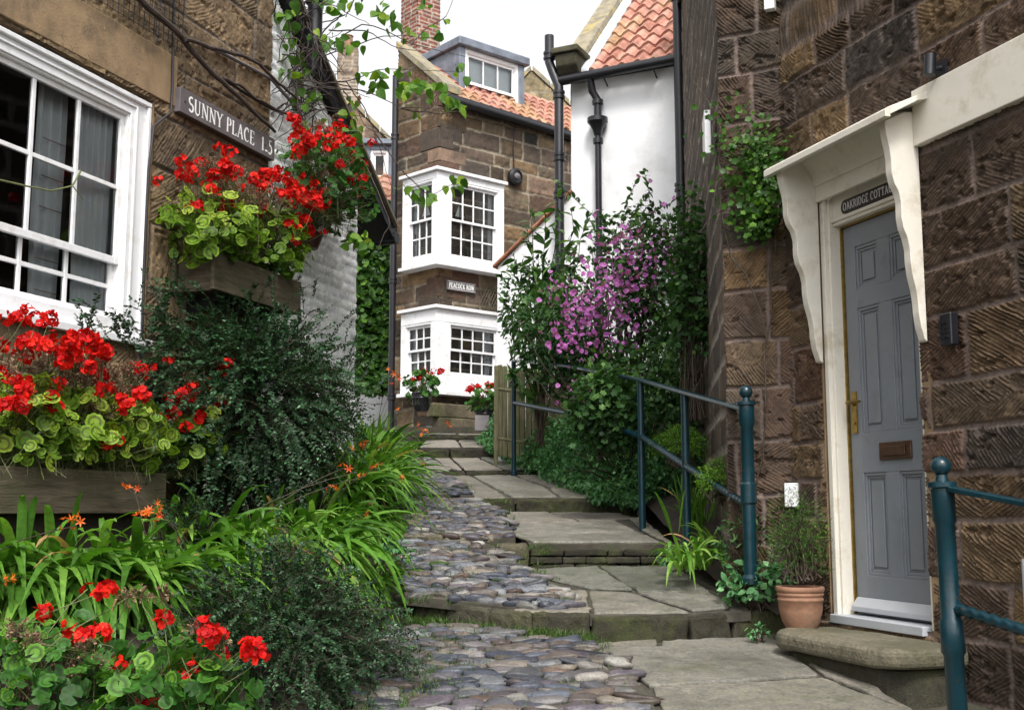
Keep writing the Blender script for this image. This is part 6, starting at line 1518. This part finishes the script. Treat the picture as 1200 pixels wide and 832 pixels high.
# climber on the dark stone corner
cl = thing('climbing_plant', FC.pt(.2, 1.2, .1), 'leafy green climber on the dark stone corner beside the cream hood', 'climber')
pts = [[(895, 480), (900, 400), (905, 300), (893, 250), (880, 200), (868, 160)], [(900, 400), (880, 330), (850, 280), (842, 230), (850, 180), (835, 130), (812, 95)], [(905, 300), (915, 240), (905, 180), (885, 150)], [(893, 250), (870, 240), (845, 245), (822, 270)], [(882, 660), (886, 560), (900, 480), (896, 400)]]
PP = A([[onF(FC, *[float(np.interp(t*(len(p)-1), np.arange(len(p)), [a[k] for a in p])) for k in (0, 1)], .07) for t in np.linspace(0, 1, 12)] for p in pts])+R0.normal(0, .012, (5, 12, 3))
put('stems', [(*tubes(PP, np.linspace(.006, .0025, 12), 5), {})], 'stem', cl)
lp = []
for (u, v, su, sv, n) in ((895, 205, 12, 24, 520), (890, 250, 12, 14, 330), (862, 215, 13, 30, 130), (872, 165, 20, 12, 110), (850, 130, 18, 16, 26)):
    lp += [onF(FC, R0.normal(u, su), R0.normal(v, sv), R0.uniform(.04, .2)) for _ in range(n)]
lp = A(lp); n = len(lp); put('foliage', [leaves(lp, norm(rdir(n, R0)-UPV*.4), norm(FC.n+R0.normal(0, .5, (n, 3))+UPV*.4), R0.uniform(.022, .048, n), L_IVY, R0, R0.beta(2, 2, n))], 'ivy', cl)
# second climber around the pipe and mallow
mound('climbing_plant', 'dark climber massed round the foot of the black pipe beside the stone flank', 'climber', W(812, 360, 8.6), D3(.2, .3, .85), 1500, .06, L_IVY, 'mallow', R0, shell=(.3, 1.))

# vine across the top of the lane
vn = thing('woody_vine', FL.pt(2.6, 4.6, .2), 'twisting woody vine with fresh heart-shaped leaves hanging across the lane from the stone house', 'vine')
def vpath(pts, Y0, Y1, o=None): 
    n = len(pts); return [onF(FL, u, v, o) if o else W(u, v, Y0+(Y1-Y0)*i/(n-1)) for i, (u, v) in enumerate(pts)]
main = [(vpath([(150, -14), (178, 14), (205, 40), (232, 70), (257, 95), (285, 120), (305, 140), (325, 158)], 0, 0, .1), .022), (vpath([(216, 46), (250, 55), (286, 66), (310, 85), (335, 108), (352, 120)], 0, 0, .12), .016),
        (vpath([(262, 93), (280, 102), (300, 118), (330, 132), (350, 132)], 0, 0, .11), .012), (vpath([(332, 110), (350, 84), (365, 60), (385, 35), (405, 20)], 8.6, 8.4), .009)]
b = MB()
for p, r in main:
    p = A(p); tq = np.linspace(0, 1, 26); x_ = np.stack([np.interp(tq*(len(p)-1), np.arange(len(p)), p[:, i]) for i in range(3)], -1)+np.cumsum(R0.normal(0, .004, (26, 3)), 0)
    b.tube(x_, list(np.linspace(r, r*.55, 26)), 8)
b.build('trunk', M['bark'], vn, smooth=True)
tw = [[(350, 84), (420, 28), (440, 32), (480, 52), (515, 66), (545, 72)], [(345, 100), (400, 108), (430, 108), (470, 128), (510, 132)], [(355, 75), (400, 58), (440, 47), (480, 45), (515, 50)], [(385, 35), (430, 38), (460, 56), (490, 60)], [(405, 95), (425, 120), (440, 155), (455, 200), (465, 235)], [(330, 120), (370, 100), (410, 95), (440, 85), (470, 85), (540, 88)],
      [(335, 30), (355, 20), (380, 5), (400, -8)], [(405, 20), (412, 0), (415, -10)], [(340, 60), (330, 30), (322, -8)], [(345, 70), (352, 40), (350, -5)], [(365, 105), (390, 140), (395, 165)], [(440, 155), (470, 200), (500, 230), (530, 215)], [(470, 128), (520, 130), (545, 125)], [(425, 190), (455, 260), (440, 300)], [(400, 108), (430, 150), (470, 165)], [(480, 52), (500, 30), (520, 20), (530, -5)], [(270, 40), (300, 55), (330, 60)], [(255, 5), (285, 20), (330, 35)]]
PP = []
for p in tw:
    Ya, Yb = R0.uniform(8.3, 8.8), R0.uniform(8.2, 9.0); n_ = len(p)
    w3 = A([W(u, v, Ya+(Yb-Ya)*i/(n_-1)) for i, (u, v) in enumerate(p)]); tq = np.linspace(0, 1, 14); PP.append(np.stack([np.interp(tq*(n_-1), np.arange(n_), w3[:, i]) for i in range(3)], -1)+np.cumsum(R0.normal(0, .006, (14, 3)), 0))
for k in range(150):    # tangle at the corner of the house
    p0 = W(R0.normal(345, 16), R0.uniform(-5, 135), R0.uniform(8.3, 8.9)); d_ = norm(R0.normal(0, 1, 3)*A([1, .5, 1])); PP.append(arcs(p0[None], d_[None], R0.uniform(.2, .6), R0.uniform(-.2, .5), R0, 14, .05)[0])
PP = A(PP); put('twigs', [(*tubes(PP, np.linspace(.0062, .0022, 14), 4), {})], 'bark', vn)
vl = [(325, 60, 5), (335, 85, 6), (342, 20, 6), (348, 105, 6), (360, 70, 5), (330, 10, 5), (370, 110, 4), (300, 20, 4), (285, 8, 4), (368, 40, 4), (265, 12, 5), (276, 35, 5), (300, 60, 3), (325, 28, 4), (335, 45, 5), (345, 62, 4), (350, 20, 3), (352, 85, 4), (380, 6, 4), (392, 10, 3), (415, 0, 4), (428, 35, 1), (445, 14, 4), (456, 16, 3), (463, 28, 3), (470, 40, 2), (450, 84, 4), (440, 100, 3), (431, 90, 2), (437, 104, 3), (415, 125, 3), (405, 132, 2), (418, 148, 3), (475, 105, 7), (483, 95, 5), (492, 102, 4), (505, 105, 4), (525, 113, 4), (540, 124, 4), (530, 118, 3), (490, 128, 3), (466, 84, 3), (500, 6, 4), (520, 35, 2), (508, 40, 2), (535, 212, 3), (528, 222, 3), (505, 228, 3), (490, 226, 3), (470, 222, 3), (405, 272, 3), (420, 278, 5), (432, 285, 3), (412, 288, 3), (380, 45, 2), (395, 48, 3), (410, 55, 2), (385, 130, 1), (430, 50, 1), (355, 120, 4), (340, 130, 2), (540, 80, 3), (398, 30, 1)]
T = A([W(R0.normal(u, 5), R0.normal(v, 5), R0.uniform(8.3, 8.9)) for u, v, n_ in vl for _ in range(int(n_*1.9))]); n = len(T)
put('leaves', [leaves(T, norm(R0.normal(0, .6, (n, 3))-UPV*.8), norm(A([0, -.8, .4])+R0.normal(0, .5, (n, 3))), R0.uniform(.05, .105, n), L_HEART, R0, R0.beta(2, 2.2, n))], 'vine', vn)
# thin dead shoot in front of the window
b = MB(); p = [onF(FL, u, v, .3) for u, v in ((-5, 210), (30, 218), (60, 224), (85, 218), (95, 200))]; b.tube(p, .005, 6); b.tube([p[3], onF(FL, 98, 235, .3)], .003, 5)
bb = b.build('shoot', M['gstem'], None, origin=p[0], smooth=True); tag(bb, 'bare green shoot with a dried tip arching in front of the window panes', 'shoot')
# ivy wall at the end of the gap, far left of the bay cottage
iv = thing('ivy', W(440, 430, 19.5), 'dense green ivy filling the gap between the white gable and the bay cottage', 'ivy')
n = 5200; T = A([W(R0.uniform(405, 474), R0.uniform(236, 460), 19.8+R0.uniform(-.35, .1)) for _ in range(n)])
put('foliage', [leaves(T, norm(rdir(n, R0)-UPV*.6), norm(A([.2, -1, .4])+R0.normal(0, .4, (n, 3))), R0.uniform(.07, .15, n), L_IVY, R0, R0.beta(1.6, 2.2, n))], 'ivy', iv)
# grass and weeds in the joints of the path
gs = []
def blades(P, n, L, rng): 
    i = rng.integers(0, len(P), n); st = P[i]+rng.normal(0, .02, (n, 3))*A([1, 1, 0]); d_ = norm(UPV+rng.normal(0, .55, (n, 3))); d_[:, 2] = np.abs(d_[:, 2])
    return strap_mesh(st, norm(d_), rng.uniform(L*.4, L, n), np.full(n, .0035), rng.uniform(.1, .6, n), rng, K=4)
gp_ = []
e0_, e1_ = hitz(484, 702, T1), hitz(692, 720, T1)
for k in range(160):
    p = e0_+(e1_-e0_)*R0.random()**1.3; p = A([p[0]+R0.normal(0, .02), p[1]-.04-abs(R0.normal(0, .12)), 0]); p[2] = zf0(p[0], p[1])-.01; gp_.append(p)
for k in range(420):
    p = A([R0.normal(-.42, .14), R0.uniform(4.7, 6.3), 0]); p[2] = zf0(p[0], p[1])-.015; gp_.append(p)
for k in range(120):
    p = A([R0.uniform(-.6, .5), R0.uniform(4.5, 6.3), 0]); p[2] = zf0(p[0], p[1])-.02; gp_.append(p)
zfs = [(lambda pl_: (lambda x, y: pl_[0][2]-(np.cross(pl_[1]-pl_[0], pl_[2]-pl_[0])[:2]@A([x-pl_[0][0], y-pl_[0][1]]))/np.cross(pl_[1]-pl_[0], pl_[2]-pl_[0])[2]))(q_) for q_ in (C1, C2, C3)]
for zf_, (xa, xb), (ya, yb), m_ in ((zfs[0], (-.62, .3), (6.5, 7.7), 150), (zfs[1], (-.8, -.0), (7.95, 9.9), 130), (zfs[2], (-.9, -.4), (10.1, 12.3), 70)):
    for k in range(m_):
        x_ = xa+(xb-xa)*R0.random()**1.5; y_ = R0.uniform(ya, yb); gp_.append(A([x_, y_, zf_(x_, y_)-.012]))
o = put('grass', [blades(A(gp_), 13500, .08, R0)], 'grass', None, kind='stuff'); tag(o, 'short green grass growing between the lowest cobbles and along the kerb', 'grass')
mound('leafy_weed', 'tiny weed growing where the lowest riser meets the doorstep', 'weed', W(888, 742, 6.18), D3(.06, .04, .04), 60, .028, L_MED, 'cover', R0, stems=6)
mound('leafy_weed', 'yellow-green leafy plant between the strap leaves and the low cotoneaster', 'plant', W(335, 632, 5.6), D3(.2, .16, .1), 120, .04, L_MED, 'vine', R0, stems=14, tint=(2, 3))
mound('leafy_weed', 'fine green weeds hanging over the end of the mossy kerb stones', 'weed', W(462, 650, 6.9), D3(.1, .3, .07), 200, .03, L_MED, 'cover', R0, stems=10, tint=(1.6, 3))
cam = bpy.data.cameras.new('camera'); co = bpy.data.objects.new('camera', cam); COL.objects.link(co)
co.location = (0, 0, EYE); co.rotation_euler = (math.pi/2+PITCH, 0, 0); cam.sensor_width = 36; cam.lens = F_PX/1200*36; cam.clip_end = 600; cam.clip_start = .05
SC.camera = co
w = bpy.data.worlds.new('World'); SC.world = w; w.use_nodes = True; nt = w.node_tree; nt.nodes.clear()
SUN_EL, SUN_AZ = math.radians(52), math.radians(172)   # azimuth clockwise from +Y: behind the camera, a little to the right
sky = N(nt, 'ShaderNodeTexSky', sky_type='NISHITA', sun_disc=False, sun_elevation=SUN_EL, sun_rotation=SUN_AZ, air_density=1.2, dust_density=4., ozone_density=1.)
hs = N(nt, 'ShaderNodeHueSaturation', i_1=.06); nt.links.new(sky.outputs[0], hs.inputs['Color'])
bg = N(nt, 'ShaderNodeBackground', i_1=.15); nt.links.new(hs.outputs[0], bg.inputs[0])
out = N(nt, 'ShaderNodeOutputWorld'); nt.links.new(bg.outputs[0], out.inputs[0])
sun = bpy.data.lights.new('sun', 'SUN'); so = bpy.data.objects.new('sun', sun); COL.objects.link(so)
sun.energy = 1.3; sun.angle = math.radians(11); sun.color = (1, .96, .9)
d = Vector((math.sin(SUN_AZ)*math.cos(SUN_EL), math.cos(SUN_AZ)*math.cos(SUN_EL), math.sin(SUN_EL)))
so.rotation_euler = d.to_track_quat('Z', 'Y').to_euler(); so.location = d*40
vs = SC.view_settings; vs.view_transform = 'Standard'; vs.look = 'None'; vs.gamma = 1; vs.use_curve_mapping = False; vs.exposure = EXPO
SC.cycles.use_denoising = True
try: SC.cycles.denoiser = 'OPENIMAGEDENOISE'
except Exception: pass
SC.cycles.max_bounces = 7; SC.cycles.transparent_max_bounces = 8; SC.cycles.sample_clamp_indirect = 6

# repeats carry a shared group
GR = {'drainpipe': 'black drainpipes on the houses', 'geranium': 'red geraniums', 'crocosmia': 'crocosmia clumps along the bed', 'day_lily': 'strap plants behind the handrail', 'cotoneaster': 'dark cotoneasters',
      'handrail': 'teal iron railings', 'wall_cable': 'cables on the walls', 'street_sign': 'slate street signs', 'model_boat': 'model boats in the upper bay', 'wooden_trough': 'timber planters of geraniums', 'plant_pot': 'plant pots',
      'gabled_house': 'gabled houses farther off', 'bright_bush': 'lime green bushes behind the handrail', 'ivy_plant': 'low leafy plants beside the steps', 'leafy_weed': 'weeds along the path', 'buddleia': 'shrubs by the white lean-to', 'climbing_plant': 'climbers on the stone flank'}
tops = [o for o in COL.objects if o.parent is None]
for k, g in GR.items():
    m = [o for o in tops if o.name.split('.')[0] == k]
    if len(m) > 1:
        for o in m: o['group'] = g
